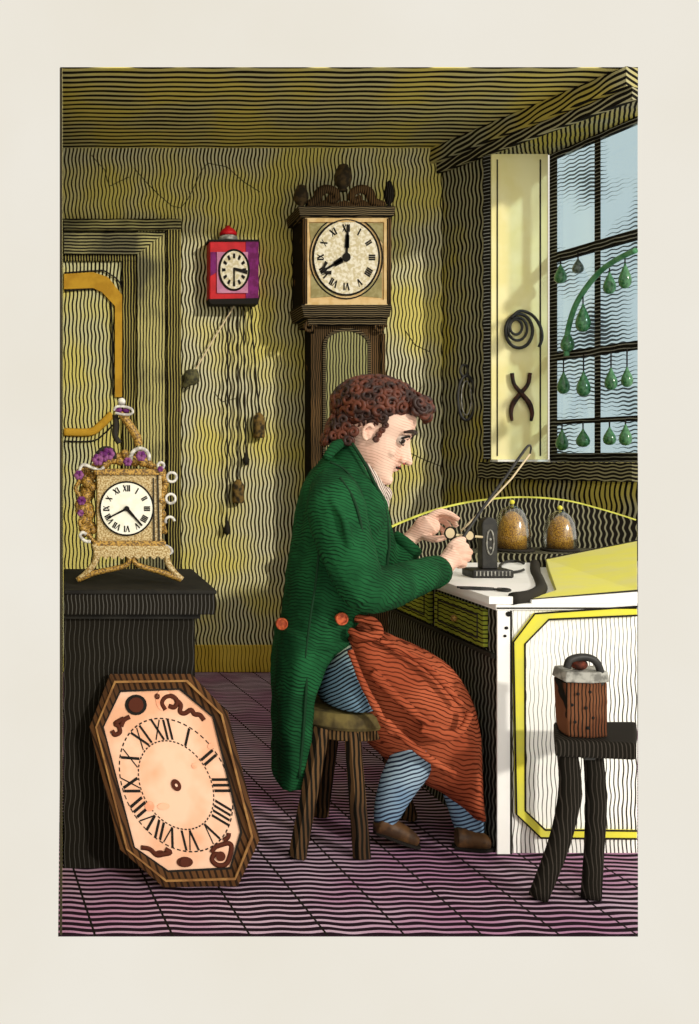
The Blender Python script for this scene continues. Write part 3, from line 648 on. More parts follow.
# tools on the shutter
D = 5.105
b = new(); c = P(519, 332, D)
co = thing('wire_coil', P(519, 350, D), 'coil of black wire hanging on the cream shutter above the pincers', 'coil')
for (dx, dy, r, ry) in ((0, 0, 13.5, 17), (-1.5, -2, 9.5, 11.5), (-3, -4, 6, 7.5)):
    q = new(); tube(q, [P(519+dx+r*math.cos(a), 331+dy+ry*math.sin(a), D) for a in [2*math.pi*k/28 for k in range(28)]], .0085 if r > 12 else .007, 8, closed=True); obj('wire_loop', q, M['black'], co, smooth=True)
b.free(); q = new(); tube(q, smoothpts([P(x, y, D-.01) for x, y in [(511,318),(520,311),(532,315),(540,326),(542,338),(539,347)]], 5), .008, 8); obj('wire_end', q, M['black'], co, smooth=True)
pn = thing('pincers', P(521, 422, D), 'rust-brown iron pincers hanging on the cream shutter below the wire coil', 'pincers')
for L in ([(512,373),(514,384),(521,393),(529,403),(532,413),(531,421)], [(530,373),(528,384),(521,393),(514,402),(511,411),(512,421)]):
    q = new(); tube(q, smoothpts([P(x, y, D+(.0 if L[0][0] < 520 else .006)) for x, y in L], 5), [.010, .010, .012, .014, .011, .007], 8); obj('jaw_arm', q, plain('rusty_iron%d' % L[0][0], (70, 40, 30), (36, 26, 22), 30, rough=.6), pn, smooth=True)

# ------------------------------------------------------------ curved green rod and hanging drops
gr = new(); path = smoothpts([gpt(566.5, P(0, 356, gD(566.5)*.985).z, .06), gpt(567.5, P(0, 335, gD(567.5)).z, .06), gpt(575, P(0, 309, gD(575)).z, .06), gpt(588, P(0, 288, gD(588)).z, .06), gpt(603, P(0, 272, gD(603)).z, .06), gpt(620, P(0, 261, gD(620)).z, .06), gpt(635.5, P(0, 254, gD(635.5)).z, .06)], 6)
tube(gr, path, .013, 10); tag(obj('green_rod', gr, M['green_rod'], smooth=True, origin=path[0]), 'curved green rod arching across the window panes from the lower left corner', 'rod')
def arc_z(px):
    best = min(path, key=lambda p: abs(VX+p.x/p.y*F-px)); return best.z-.016
drops = [(560.5,274,12,19,'b1','green glass drop near the shutter, hanging just under the top glazing bar',0), (578,266,11,15,'b1','grey round glass drop beside the curved rod under the top glazing bar',1),
 (609.5,283,12,22,'arc','narrow green glass drop right of the mullion hanging from the curved rod',0), (625,276,12,25,'arc','green glass drop at the high end of the curved rod, by the window edge',0),
 (583,318,14,28,'arc','largest green glass drop, hanging inside the bend of the curved rod',0), (567.5,341,13,22,'arc','green glass drop beside the foot of the curved rod',0),
 (563.5,383,12,22,'b2','green glass drop under the middle glazing bar, closest to the shutter',0), (583.5,384,13,25,'b2','green glass drop under the middle glazing bar, just left of the mullion',0),
 (611,379,12,22,'b2','green glass drop under the middle glazing bar, just right of the mullion',0), (627,377,11,20,'b2','green glass drop under the middle glazing bar, farthest from the shutter',0),
 (562,440,12,21,'b3','green glass drop in the bottom row, closest to the shutter',0), (583,438,13,18,'b3','plump green glass drop in the bottom row, just left of the mullion',0),
 (609.5,436,12,18,'b3','green glass drop in the bottom row, just right of the mullion',0), (625.5,435,12,21,'b3','green glass drop in the bottom row, farthest from the shutter',0)]
for px, py, wd, ht, hang, lab, gm in drops:
    Dg = gD(px); c = gpt(px, 0, .055); c.z = P(0, py, c.y).z; R = wd/2*Dg/F; H = ht*Dg/F
    top = {'b1': ZR[0]-.02, 'b2': ZR[1]-.015, 'b3': ZR[2]-.01}.get(hang) if hang != 'arc' else arc_z(px)
    t = thing('glass_drop', c-Vector((0, 0, H/2)), lab, 'glass drop', 'glass drops hanging in the window')
    q = new(); lathe(q, c-Vector((0, 0, H/2)), [(0, 0), (R*.5, H*.03), (R*.9, H*.16), (R, H*.34), (R*.85, H*.52), (R*.5, H*.74), (R*.22, H*.9), (R*.12, H)], 14)
    obj('bulb', q, M['grey_glass'] if gm else M['green_glass'], t, smooth=True)
    zt = max(top, c.z+H/2+.006); q = new(); tube(q, [c+Vector((0, 0, H/2-.002)), Vector((c.x, c.y, zt-.004))]+([Vector((c.x*1.015, c.y*1.015, zt+.002))] if hang != 'arc' else [Vector((c.x, c.y, zt))]), .0035, 6); obj('cord', q, M['ink'], t)

# ------------------------------------------------------------ work bench
BL = 1.285; BT = .74; BF = 2.96
wb = thing('workbench', (1.6, 3.4, 0), 'white and yellow watchmaker bench with curved back and green drawers, under the window', 'workbench')
pl = [(BL, BF), (cut(BF)-.002, BF), (cut(4.2)-.003, 4.2), (1.97, 4.33), (1.5, 4.12), (BL, 3.95)]
b = new(); plan(b, pl, .001, BT-.02); 
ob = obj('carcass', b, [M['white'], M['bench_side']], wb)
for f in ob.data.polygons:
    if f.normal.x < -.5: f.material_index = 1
b = new(); plan(b, [(BL-.008, BF-.01), (cut(BF-.01)-.002, BF-.01), (cut(4.2)-.003, 4.2), (1.97, 4.34), (1.5, 4.13), (BL-.008, 3.96)], BT-.02, BT); obj('bench_top', b, M['white_plain'], wb, bevel=.003)
# corner post
b = new(); elev(b, [(497.5,609),(510,609),(510,857),(497.5,857)], BF-.006, .006); obj('corner_post', b, M['white_plain'], wb)
b = new(); elev(b, [(511,611),(512.2,611),(512.2,857),(511,857)], BF-.007, .007); elev(b, [(497,607.5),(637,607.5),(637,609),(497,609)], BF-.012, .012); obj('groove', b, M['edge_dark'], wb)
# octagonal yellow moulding and its dark outlines
OO = [(637,604.5),(535,611.6),(513.5,640),(516.6,812.6),(541,836),(637,837)]; II = [(637,613.5),(549,617.5),(525,642),(525.5,809),(545.5,828),(637,829)]
OO = [(x, y+2) for x, y in OO]; II = [(x, y+2) for x, y in II]
b = new(); ring(b, OO, II, BF-.012, .012, closed=False); obj('front_moulding', b, M['yellow_mould'], wb)
for L in (OO, II):
    q = new(); tube(q, [P(x, y, BF-.013) for x, y in L], .0028, 6); obj('moulding_line', q, M['ink'], wb)
b = new()
for x, y, r in ((509,611,.010),(506.5,625,.006),(505,633,.005)):
    ball(b, P(x, y+3, BF-.008), (r, .002, r*.8), seg=10, rings=6)
obj('ink_spot', b, M['ink'], wb)
# drawers on the knee side
for y0, y1 in ((3.02, 3.42), (3.47, 3.88)):
    q = new(); box(q, BL-.016, BL, y0, y1, .595, .712); d_ = obj('drawer', q, M['drawer'], wb, bevel=.004)
    q = new(); A = [(y0+.04, .62), (y1-.04, .62), (y1-.04, .69), (y0+.04, .69)]; tube(q, [(BL-.017, y, z) for y, z in A], .003, 6, closed=True); obj('drawer_bead', q, M['edge_dark'], d_)
    q = new(); ball(q, (BL-.026, (y0+y1)/2, .654), .011, seg=10, rings=8); obj('knob', q, M['brass'], d_, smooth=True)
b = new(); box(b, BL-.012, BL, BF+.01, 3.93, .575, .588); obj('drawer_rail', b, M['edge_dark'], wb)
# white work board with a dark rounded edge
wbp = [(BL-.03, 2.945), (1.325, 2.945), (1.40, 3.0), (1.50, 3.14), (1.60, 3.36), (1.70, 3.6), (1.84, 3.9), (BL-.03, 3.9)]
b = new(); plan(b, wbp, BT, BT+.022); obj('work_board', b, M['white_plain'], wb)
b = new(); tube(b, smoothpts([(x, y, BT+.016) for x, y in wbp[1:7]], 4), .019, 8); obj('board_edge', b, M['edge_dark'], wb, smooth=True)
# yellow sloping lid on the right
T = [Vector((1.385, 2.968, BT+.012)), Vector((1.704, 2.968, BT+.036)), P(637, 541, 3.9), Vector((1.885, 3.9, .775)), Vector((1.745, 3.59, .766)), Vector((1.545, 3.13, .757))]
b = new(); hull(b, T, [Vector((p.x, p.y, BT+.0005)) for p in T]); obj('sloping_lid', b, M['yellow'], wb)
b = new(); hull(b, [Vector((1.385, 2.955, BT+.0005)), Vector((1.698, 2.955, BT+.0005)), Vector((1.698, 2.955, BT+.034)), Vector((1.385, 2.955, BT+.010))], [Vector((1.385, 2.967, BT+.0005)), Vector((1.704, 2.967, BT+.0005)), Vector((1.704, 2.967, BT+.034)), Vector((1.385, 2.967, BT+.010))]); obj('lid_front', b, M['white_plain'], wb)
b = new(); tube(b, [T[0]+Vector((0, -.001, -.003)), T[1]+Vector((0, -.001, 0))], .0035, 6); obj('lid_edge', b, M['edge_dark'], wb); b = new(); tube(b, [T[3], T[2]], .004, 6); obj('lid_edge', b, M['edge_dark'], wb)
# curved gallery at the back with a yellow rim
gp = [(385,531,3.93),(405,522,4.0),(435,511,4.1),(475,502,4.2),(520,498,4.27),(565,501,4.28),(605,511,4.24),(637,521,4.18)]
gs = smoothpts([P(*g) for g in gp], 5)
b = new(); n = len(gs)
fr = [b.verts.new(p) for p in gs]; fb = [b.verts.new((p.x, p.y, BT-.0)) for p in gs]; bk = [b.verts.new(p+Vector((0, .02, 0))) for p in gs]; bb = [b.verts.new((p.x, p.y+.02, BT-.0)) for p in gs]
for i in range(n-1):
    b.faces.new((fr[i], fr[i+1], fb[i+1], fb[i])); b.faces.new((bk[i], bb[i], bb[i+1], bk[i+1])); b.faces.new((fr[i], bk[i], bk[i+1], fr[i+1])); b.faces.new((fb[i], fb[i+1], bb[i+1], bb[i]))
b.faces.new((fr[0], fb[0], bb[0], bk[0])); b.faces.new((fr[-1], bk[-1], bb[-1], fb[-1]))
obj('gallery', b, M['back_board'], wb, smooth=False)
b = new(); tube(b, [p+Vector((0, .01, 0)) for p in gs], .0075, 8); obj('gallery_rim', b, M['gallery_rim'], wb, smooth=True)
b = new(); plan(b, [(1.55, 3.98), (1.86, 3.93), (2.23, 3.93), (2.38, 4.15), (1.96, 4.24), (1.7, 4.17)], BT+.0005, .793); obj('back_shelf', b, M['back_board'], wb)

# bell jars
for px, lab in ((512, 'glass dome over a gilt movement on the bench, beside the black turning tool'), (560, 'glass dome over a gilt movement behind the yellow sloping lid')):
    Dj = 4.06; c = P(px, 0, Dj); c.z = .794; t = thing('bell_jar', c, lab, 'bell jar', 'bell jars at the back of the bench'); s = 1.27 if px < 530 else 1.12
    q = new(); lathe(q, c, [(.066*s, 0), (.066*s, .008), (.05*s, .010)], 24); obj('base', q, M['edge_dark'], t, smooth=True)
    q = new(); lathe(q, c+Vector((0, 0, .0105)), [(.044*s, 0), (.044*s, .03*s), (.040*s, .07*s), (.028*s, .10*s), (.012*s, .115*s), (0, .118*s)], 20); obj('gilt_movement', q, plain('gold_speckle%d' % px, (200, 150, 52), (120, 80, 30), 220, rough=.4, spec=.5), t, smooth=True)
    q = new(); lathe(q, c+Vector((0, 0, .0085)), [(.056*s, 0), (.056*s, .05*s), (.050*s, .09*s), (.034*s, .122*s), (.012*s, .136*s), (0, .138*s)], 24); obj('dome', q, M['dome'], t, smooth=True)
    q = new(); ball(q, c+Vector((0, 0, .155*s)), .010, seg=12, rings=8); obj('knob', q, M['yellow_mould'], t, smooth=True)

# turning tool (black upright on a base)
BZ = BT+.022
c = P(487.5, 0, 3.44); c.z = BZ
tt = thing('turning_tool', c, 'black iron turning tool with an upright post standing on the white bench board', 'tool')
b = new(); box(b, c.x-.07, c.x+.07, c.y-.05, c.y+.05, BZ+.0005, BZ+.028); obj('base', b, M['black'], tt, bevel=.006)
for k in range(9):
    pass
b = new()
for k in range(10): box(b, c.x-.06+k*.0125, c.x-.056+k*.0125, c.y-.052, c.y-.049, BZ+.008, BZ+.024)
obj('knurling', b, M['iron_light'], tt)
b = new(); A = [(-.027, 0), (.027, 0), (.027, .15)]+[(.027*math.cos(a), .15+.027*math.sin(a)) for a in [math.pi*k/10 for k in range(1, 10)]]+[(-.027, .15)]
hull(b, [Vector((c.x+x, c.y-.02, BZ+.028+z)) for x, z in A], [Vector((c.x+x, c.y+.02, BZ+.028+z)) for x, z in A]); obj('upright', b, M['black'], tt, bevel=.004)
b = new(); tube(b, [Vector((c.x+.012*math.cos(a), c.y-.022, BZ+.12+.042*math.sin(a))) for a in [2*math.pi*k/20 for k in range(20)]], .003, 6, closed=True)
for z in (.10, .13): ball(b, (c.x, c.y-.022, BZ+z), .005, seg=8, rings=6)
obj('slot', b, M['iron_light'], tt)
# small things on the board
b = new(); c = P(515, 563, 3.5); c.z = BZ+.008; c = Vector(); rp = []
for k in range(25):
    a = math.radians(35+290*k/24); py = 566.5-5.5*math.sin(a); dd = (EYE-BZ-.007)*F/(py-VY); rp.append(P(513+13*math.cos(a), py, dd)); c += rp[-1]/25
tube(b, rp, .005, 6)
tag(obj('spring_ring', b, M['black'], smooth=True, origin=c), 'open black spring ring lying on the white board behind the turning tool', 'spring')
tw = P(485, 0, 3.08); tw.z = BZ+.005
tz = thing('tweezers', tw, 'small black loop-handled pliers lying at the front of the white board', 'pliers')
for s in (-1, 1):
    q = new(); tube(q, smoothpts([tw+Vector((-.07, .03+s*.012, 0)), tw+Vector((-.02, .012+s*.02, 0)), tw+Vector((.03, s*.006, 0))], 4), .0035, 6); obj('arm', q, M['black'], tz, smooth=True)
q = new(); c = tw+Vector((.048, -.02, 0)); tube(q, [c+Vector((.018*math.cos(a), .022*math.sin(a), 0)) for a in [2*math.pi*k/14 for k in range(14)]], .004, 6, closed=True); obj('loop_handle', q, M['black'], tz, smooth=True)

# ------------------------------------------------------------ three-legged trestle with a wooden block
ts = thing('trestle_stool', (P(590, 900, 2.65).x, 2.70, 0), 'low black trestle stool in front of the bench carrying a wooden block', 'stool')
zt = P(0, 737, 2.66).z
b = new(); plan(b, [(P(557, 0, 2.62).x, 2.63), (cut(2.60)-.004, 2.60), (cut(2.82)-.004, 2.82), (P(557, 0, 2.8).x, 2.82)], zt-.045, zt); obj('seat', b, M['blackwood'], ts, bevel=.008)
def leg(bm, pts, w):
    tube(bm, smoothpts(pts, 5), w, 4)
q = new(); tube(q, smoothpts([P(567, 751, 2.66), P(570, 790, 2.655), P(560, 840, 2.65), Vector((P(538, 0, 2.65).x, 2.65, .004))], 5), [.027, .03, .028, .026], 10, flat=.8); obj('leg', q, M['blackwood'], ts, smooth=True)
q = new(); tube(q, smoothpts([P(593, 751, 2.68), P(596, 800, 2.67), P(594, 850, 2.66), Vector((P(591, 0, 2.65).x, 2.65, .004))], 5), [.026, .028, .026, .027], 10, flat=.8); obj('leg', q, M['blackwood'], ts, smooth=True)
q = new(); tube(q, [Vector((P(596, 0, 2.79).x, 2.79, zt-.045)), Vector((P(593, 0, 2.79).x, 2.79, .003))], .018, 10); obj('leg', q, M['blackwood'], ts, smooth=True)
q = new(); elev(q, [(582,752),(598,752),(595,760),(585,760)], 2.64, .04); obj('wedge', q, M['black'], ts)
bk_ = thing('wooden_block', (P(580, 737, 2.7).x, 2.70, zt), 'brown wooden vice block with an iron band and hook on the black trestle stool', 'vice block')
b = new(); A0 = Vector((P(580.5, 0, 2.7).x, 2.70, zt)); hgt = P(0, 680, 2.68).z-zt
A = [(-.055, -.045), (.0, -.058), (.05, -.045), (.056, .03), (.0, .05), (-.05, .035)]
hull(b, [A0+Vector((x, y, .0005)) for x, y in A], [A0+Vector((x*1.06-.004, y, hgt)) for x, y in A]); obj('body', b, M['brown_block'], bk_, bevel=.006)
b = new(); hull(b, [A0+Vector((x*1.12-.004, y*1.1, hgt)) for x, y in A], [A0+Vector((x*1.05-.002, y, hgt+.028)) for x, y in A]); obj('band', b, M['iron_light'], bk_, bevel=.004)
b = new(); tube(b, smoothpts([P(567,668,2.66),P(570,660,2.66),P(582,657,2.66),P(594,660,2.66),P(600,670,2.66),P(600,685,2.66)], 5), .010, 8); obj('hook', b, M['black'], bk_, smooth=True)
b = new(); ball(b, P(579, 664, 2.68), (.022, .02, .016)); obj('bolt', b, plain('rust_bolt', (120, 56, 40), (60, 34, 26), 40), bk_, smooth=True)
b = new()
for x, y in ((578,694),(590,692),(572,705),(586,708),(593,718),(575,722),(588,728)): ball(b, P(x, y, 2.643), (.0045, .003, .0045), seg=8, rings=6)
obj('nail_hole', b, M['ink'], bk_)

# ------------------------------------------------------------ man's stool
st = thing('wooden_stool', (P(338, 840, 3.08).x, 3.08, 0), 'brown wooden four-legged stool the man sits on', 'stool')
zs = .415
b = new(); lathe(b, (P(345, 0, 3.08).x, 3.09, zs-.05), [(.0, 0), (.15, 0), (.158, .01), (.158, .04), (.15, .05), (0, .05)], 28); obj('seat', b, M['seat'], st)
b = new(); lathe(b, (P(345, 0, 3.08).x, 3.09, zs-.085), [(.13, 0), (.142, .005), (.142, .034), (.13, .035)], 28); obj('apron_ring', b, M['walnut'], st)
cx = P(345, 0, 3.08).x
for (tx, ty, bx, D2) in ((P(322, 0, 2.98).x, 2.98, P(297, 0, 2.92).x, 2.92), (P(352, 0, 2.97).x, 2.97, P(362, 0, 2.92).x, 2.92), (P(377, 0, 3.16).x, 3.17, P(412, 0, 3.22).x, 3.24), (P(335, 0, 3.2).x, 3.2, P(322, 0, 3.25).x, 3.27)):
    q = new(); tube(q, [(tx, ty, zs-.05), (bx, D2, .003)], [.024, .027], 4 if False else 6); obj('leg', q, M['wood_leg'], st)

# ------------------------------------------------------------ the watchmaker
D0 = 3.08
H = .300
# head frame: local x forward, y lateral (away from viewer), z up, origin at chin level
hm = Matrix.Translation(P(356, 475, D0)) @ Matrix.Rotation(math.radians(-25), 4, 'Z') @ Matrix.Rotation(math.radians(22), 4, 'Y')
def HL(x, y, z): return hm @ Vector((x*H, y*H, z*H))
body = new()
sl = [(0.0, .27, .10, .07), (.03, .315, .06, .12), (.09, .335, -.02, .165), (.16, .325, -.12, .205), (.22, .330, -.2, .228), (.30, .335, -.28, .25), (.40, .33, -.36, .275),
      (.49, .312, -.42, .295), (.56, .338, -.455, .312), (.62, .355, -.47, .325), (.72, .345, -.455, .325), (.82, .28, -.40, .29), (.90, .18, -.29, .215), (.95, .06, -.18, .12), (.97, -.01, -.11, .05)]
loft(body, [(Vector((f*H, 0, z*H)), Vector((bk*H, 0, z*H)), hw*H) for z, f, bk, hw in sl], seg=32, sub=3, M=hm, ex=2.25)
# nose, lips, chin, brow, lids, ears
tube(body, [HL(.315, 0, .565), HL(.340, 0, .48), HL(.385, 0, .39), HL(.425, 0, .315)], [.030*H, .033*H, .036*H, .040*H], 10)
tube(body, [HL(.29, 0, .55), HL(.31, 0, .45), HL(.34, 0, .36), HL(.345, 0, .32)], [.035*H, .05*H, .062*H, .062*H], 10)
ball(body, HL(.430, 0, .315), .036*H)
for s in (-1, 1):
    ball(body, HL(.370, s*.05, .312), .034*H)
    tube(body, smoothpts([HL(.325, s*.05, .585), HL(.335, s*.12, .60), HL(.29, s*.20, .575)], 4), .028*H, 8)
    tube(body, smoothpts([HL(.325, s*.06, .525), HL(.345, s*.11, .545), HL(.315, s*.175, .515)], 4), .014*H, 8)
    tube(body, smoothpts([HL(.322, s*.06, .485), HL(.335, s*.11, .47), HL(.31, s*.17, .49)], 4), .011*H, 8)
    ball(body, HL(.245, s*.16, .36), (.05*H, .05*H, .06*H))
    ball(body, HL(-.0, s*.285, .46), (.035*H, .03*H, .07*H)); tube(body, smoothpts([HL(.01, s*.30, .38), HL(-.035, s*.32, .41), HL(-.055, s*.335, .48), HL(-.02, s*.33, .54), HL(.02, s*.31, .51)], 4), .018*H, 8)
ball(body, HL(.335, 0, .245), (.035*H, .07*H, .02*H)); ball(body, HL(.33, 0, .195), (.032*H, .06*H, .022*H)); ball(body, HL(.30, 0, .075), (.055*H, .07*H, .06*H)); ball(body, HL(.325, 0, .275), (.03*H, .06*H, .03*H))
# neck and trunk
tube(body, [HL(-.1, 0, .33), P(362, 462, D0), P(352, 490, D0), P(345, 530, D0)], [.062, .058, .07, .10], 16)
tube(body, [P(345, 515, D0), P(340, 560, D0), P(328, 620, D0), P(336, 668, D0)], [.11, .10, .07, .075], 20)
def limb(pts, rs, seg=12): tube(body, smoothpts(pts, 4), rs, seg)
# arms
nS, nE, nW = P(335, 500, 2.95), P(366, 588, 2.89), P(440, 568, 3.16)
fS, fE, fW = P(362, 505, 3.24), P(384, 570, 3.36), P(412, 537, 3.36)
limb([P(345, 500, D0), nS], [.08, .06]); limb([nS, nE], [.055, .042]); limb([nE, nW], [.042, .026])
limb([P(350, 500, D0), fS], [.08, .055]); limb([fS, fE], [.05, .04]); limb([fE, fW], [.038, .026])
# legs
nK, nA = P(432, 712, 2.99), P(386, 812, 2.995)
fK, fA = P(446, 715, 3.10), P(470, 822, 3.03)
limb([P(345, 678, 3.0), nK], [.06, .05]); limb([nK, nA], [.052, .028]); limb([P(345, 678, 3.16), fK], [.06, .05]); limb([fK, fA], [.052, .028])
limb([nA, Vector((nA.x+.03, nA.y, .045)), Vector((nA.x+.075, nA.y, .026))], [.026, .020, .014]); limb([fA, Vector((fA.x, fA.y, .05)), Vector((fA.x+.015, fA.y, .03))], [.026, .024, .018])
# near (right) hand: a fist round the bow handle
def fing(pts, r): tube(body, smoothpts(pts, 3), r, 8)
Dn = 3.22
tube(body, [nW, P(446, 563, Dn-.03), P(454, 556, Dn-.02)], [.025, .03, .033], 12, flat=1.0)
ball(body, P(453, 557, Dn-.012), (.037, .026, .036)); ball(body, P(446, 564, Dn-.02), (.033, .026, .03))
for i, (x, y, L) in enumerate(((461, 545, 8), (463.5, 550.5, 9), (463, 556.5, 8), (460.5, 562.5, 6.5))):
    fing([P(x-9, y+3, Dn-.028), P(x-1, y, Dn-.03), P(x+L-3, y+1, Dn-.012), P(x+L-4, y+3, Dn+.015), P(x+L-10, y+4, Dn+.02)], [.0115, .011, .0105, .0095, .008])
fing([P(447, 556, Dn-.01), P(451, 546, Dn-.02), P(458, 540, Dn-.018), P(465, 539.5, Dn-.012)], [.014, .012, .0105, .009])
# far (left) hand: reaching over, index arched, thumb below
Df = 3.36
tube(body, [fW, P(421, 530, Df-.01), P(430, 524, Df-.015)], [.026, .032, .035], 12)
ball(body, P(427, 526, Df-.01), (.045, .024, .036))
fing([P(428, 519, Df-.01), P(438, 512, Df-.015), P(449, 513.5, Df-.02), P(459, 520, Df-.03)], [.013, .012, .0105, .0085])
fing([P(430, 522, Df+.01), P(441, 515, Df+.01), P(451, 519, Df+.0), P(457, 527, Df-.01)], [.0125, .0115, .010, .0085])
fing([P(430, 526, Df+.022), P(440, 520, Df+.03), P(448, 525, Df+.02), P(451, 533, Df+.01)], [.012, .011, .010, .0085])
fing([P(428, 530, Df+.03), P(437, 526, Df+.04), P(443, 531, Df+.03), P(444, 538, Df+.02)], [.011, .010, .009, .008])
fing([P(420, 533, Df-.02), P(428, 538, Df-.035), P(437, 539, Df-.04), P(446, 537, Df-.04)], [.014, .0125, .0115, .009])
man = obj('person', body, M['skin'], origin=Vector((P(345, 0, D0).x, D0, 0)))
fuse(man, .0032, 3, .5)
tag(man, 'man in a green tailcoat and rust apron seated on the stool working at the bench', 'person')
# eyes, brows, lips
def part(name, bm, m, smooth=True, bevel=0): return obj(name, bm, m, man, smooth=smooth, bevel=bevel)
for s in (-1, 1):
    q = new(); ball(q, HL(.280, s*.135, .505), .058*H, seg=16, rings=12); e = part('eye', q, M['eye_white'])
    q = new(); d = (hm.to_3x3() @ Vector((.72, -.66, -.18))).normalized(); ball(q, HL(.280, s*.135, .505)+d*.031*H, .033*H, seg=14, rings=10); obj('iris', q, M['iris'], e, smooth=True)
    q = new(); tube(q, smoothpts([HL(.358, s*.04, .585), HL(.362, s*.11, .615), HL(.300, s*.23, .585)], 5), [.014*H, .024*H, .011*H], 8); part('eyebrow', q, M['iris'])
    q = new(); tube(q, smoothpts([HL(.335, s*.07, .525), HL(.350, s*.13, .560), HL(.300, s*.215, .520)], 4), .012*H, 6); part('eyelash', q, M['ink'])
    q = new(); tube(q, smoothpts([HL(.325, s*.08, .475), HL(.330, s*.14, .455), HL(.290, s*.20, .480)], 4), .006*H, 6); part('eyelash', q, M['iris'])
    q = new(); ball(q, HL(.395, s*.055, .285), (.014*H, .012*H, .010*H), seg=8, rings=6); part('nostril', q, M['lips'])
q = new(); ball(q, HL(.35, 0, .238), (.028*H, .058*H, .011*H)); ball(q, HL(.345, 0, .205), (.025*H, .05*H, .014*H)); part('mouth', q, M['lips'])
q = new(); tube(q, smoothpts([HL(.345, -.075, .225), HL(.375, 0, .222), HL(.345, .075, .225)], 4), .009*H, 6); part('mouth_line', q, M['ink'])
# hair
q = new()
ball(q, HL(-.085, 0, .715), (.42*H, .36*H, .31*H), rot=(hm.to_3x3() @ Matrix.Rotation(math.radians(-14), 3, 'Y')).to_euler(), seg=28, rings=18)
ball(q, HL(-.27, 0, .45), (.18*H, .27*H, .24*H), rot=hm.to_euler(), seg=20, rings=14)
hb = part('hair', q, M['hair']); fuse(hb, .004, 2)
random.seed(11); R3 = hm.to_3x3(); q = new()
def curl(bm, c, n, r, tr, turns=1.5):
    n = Vector(n).normalized(); a = n.orthogonal().normalized(); b2 = n.cross(a); ph = random.uniform(0, 6.28); pts = []
    sg = random.choice((-1, 1))
    for k in range(18):
        t = k/17; an = ph+sg*t*turns*2*math.pi; rr = r*(1-.72*t)
        pts.append(c+(a*math.cos(an)+b2*math.sin(an))*rr+n*(r*.35*t))
    tube(bm, pts, [tr*.5, tr, tr*1.1, tr, tr*.5], 7)
used = []
def try_curl(l, n, r, tr, gap=.075):
    for u in used:
        if (u-l).length < gap: return False
    used.append(l); curl(q, HL(*l), R3 @ Vector(n), H*r, H*tr); return True
for k in range(6000):
    v = Vector((random.gauss(0, 1), random.gauss(0, 1), random.gauss(0, 1))).normalized()
    l = Vector((v.x*.41-.085, v.y*.355, v.z*.30+.715+.05*v.x))
    if l.x > .02 and l.z < .80: continue
    if l.x > .20 and l.z < .84: continue
    if l.z < .32: continue
    try_curl(l, v, random.uniform(.055, .085), random.uniform(.018, .028))
for k in range(400):   # nape
    y = random.uniform(-.26, .26); z = random.uniform(.22, .5); x = -.27-.17*math.sqrt(max(0, 1-(y/.3)**2))
    try_curl(Vector((x, y, z)), (-1, y*2, 0), .06, .022)
for k in range(600):
    for sd_ in (-1, 1):
        x = random.uniform(-.34, .10); z = random.uniform(.60, .78) if x > -.12 else random.uniform(.30, .72)
        try_curl(Vector((x, sd_*(.335-.22*max(0, -x-.12)), z)), (0, sd_, 0), .055, .022)
for sd_ in (-1, 1):    # side lock in front of the ear
    for k in range(4): curl(q, HL(.085+.01*k, sd_*.30, .42+k*.055), R3 @ Vector((.2, sd_, 0)), H*.028, H*.014)
for k in range(300):   # fringe swept forward
    y = random.uniform(-.22, .22); x = random.uniform(.20, .40); z = .93-.30*(x-.24)+random.uniform(-.07, .05)-abs(y)*.2
    try_curl(Vector((x, y, z)), (.4, -.6 if y < 0 else .6, .4), random.uniform(.045, .07), .024, .06)
hc = obj('curls', q, M['hair'], hb, smooth=True)
# neckcloth and collar
q = new(); loft(q, [(P(345, 446, D0), P(374, 462, D0), .068), (P(345, 456, D0), P(380, 478, D0), .078), (P(346, 470, D0), P(385, 492, D0), .082), (P(350, 488, D0), P(384, 504, D0), .08)], seg=24, sub=4); nc = part('neckcloth', q, M['linen'])
q = new(); ball(q, P(384, 494, D0-.02), (.024, .03, .026)); ball(q, P(384, 503, D0-.03), (.016, .02, .024)); obj('knot', q, M['linen'], nc, smooth=True)
# coat
q = new()
loft(q, [(P(334, 450, D0), P(372, 489, D0), .085), (P(320, 460, D0), P(384, 500, D0), .135), (P(303, 487, D0), P(385, 520, D0), .18), (P(295, 530, D0), P(384, 556, D0), .175), (P(288, 575, D0), P(372, 598, D0), .165), (P(282, 618, D0), P(350, 630, D0), .15), (P(280, 636, D0), P(346, 642, D0), .165)], seg=36, sub=4)
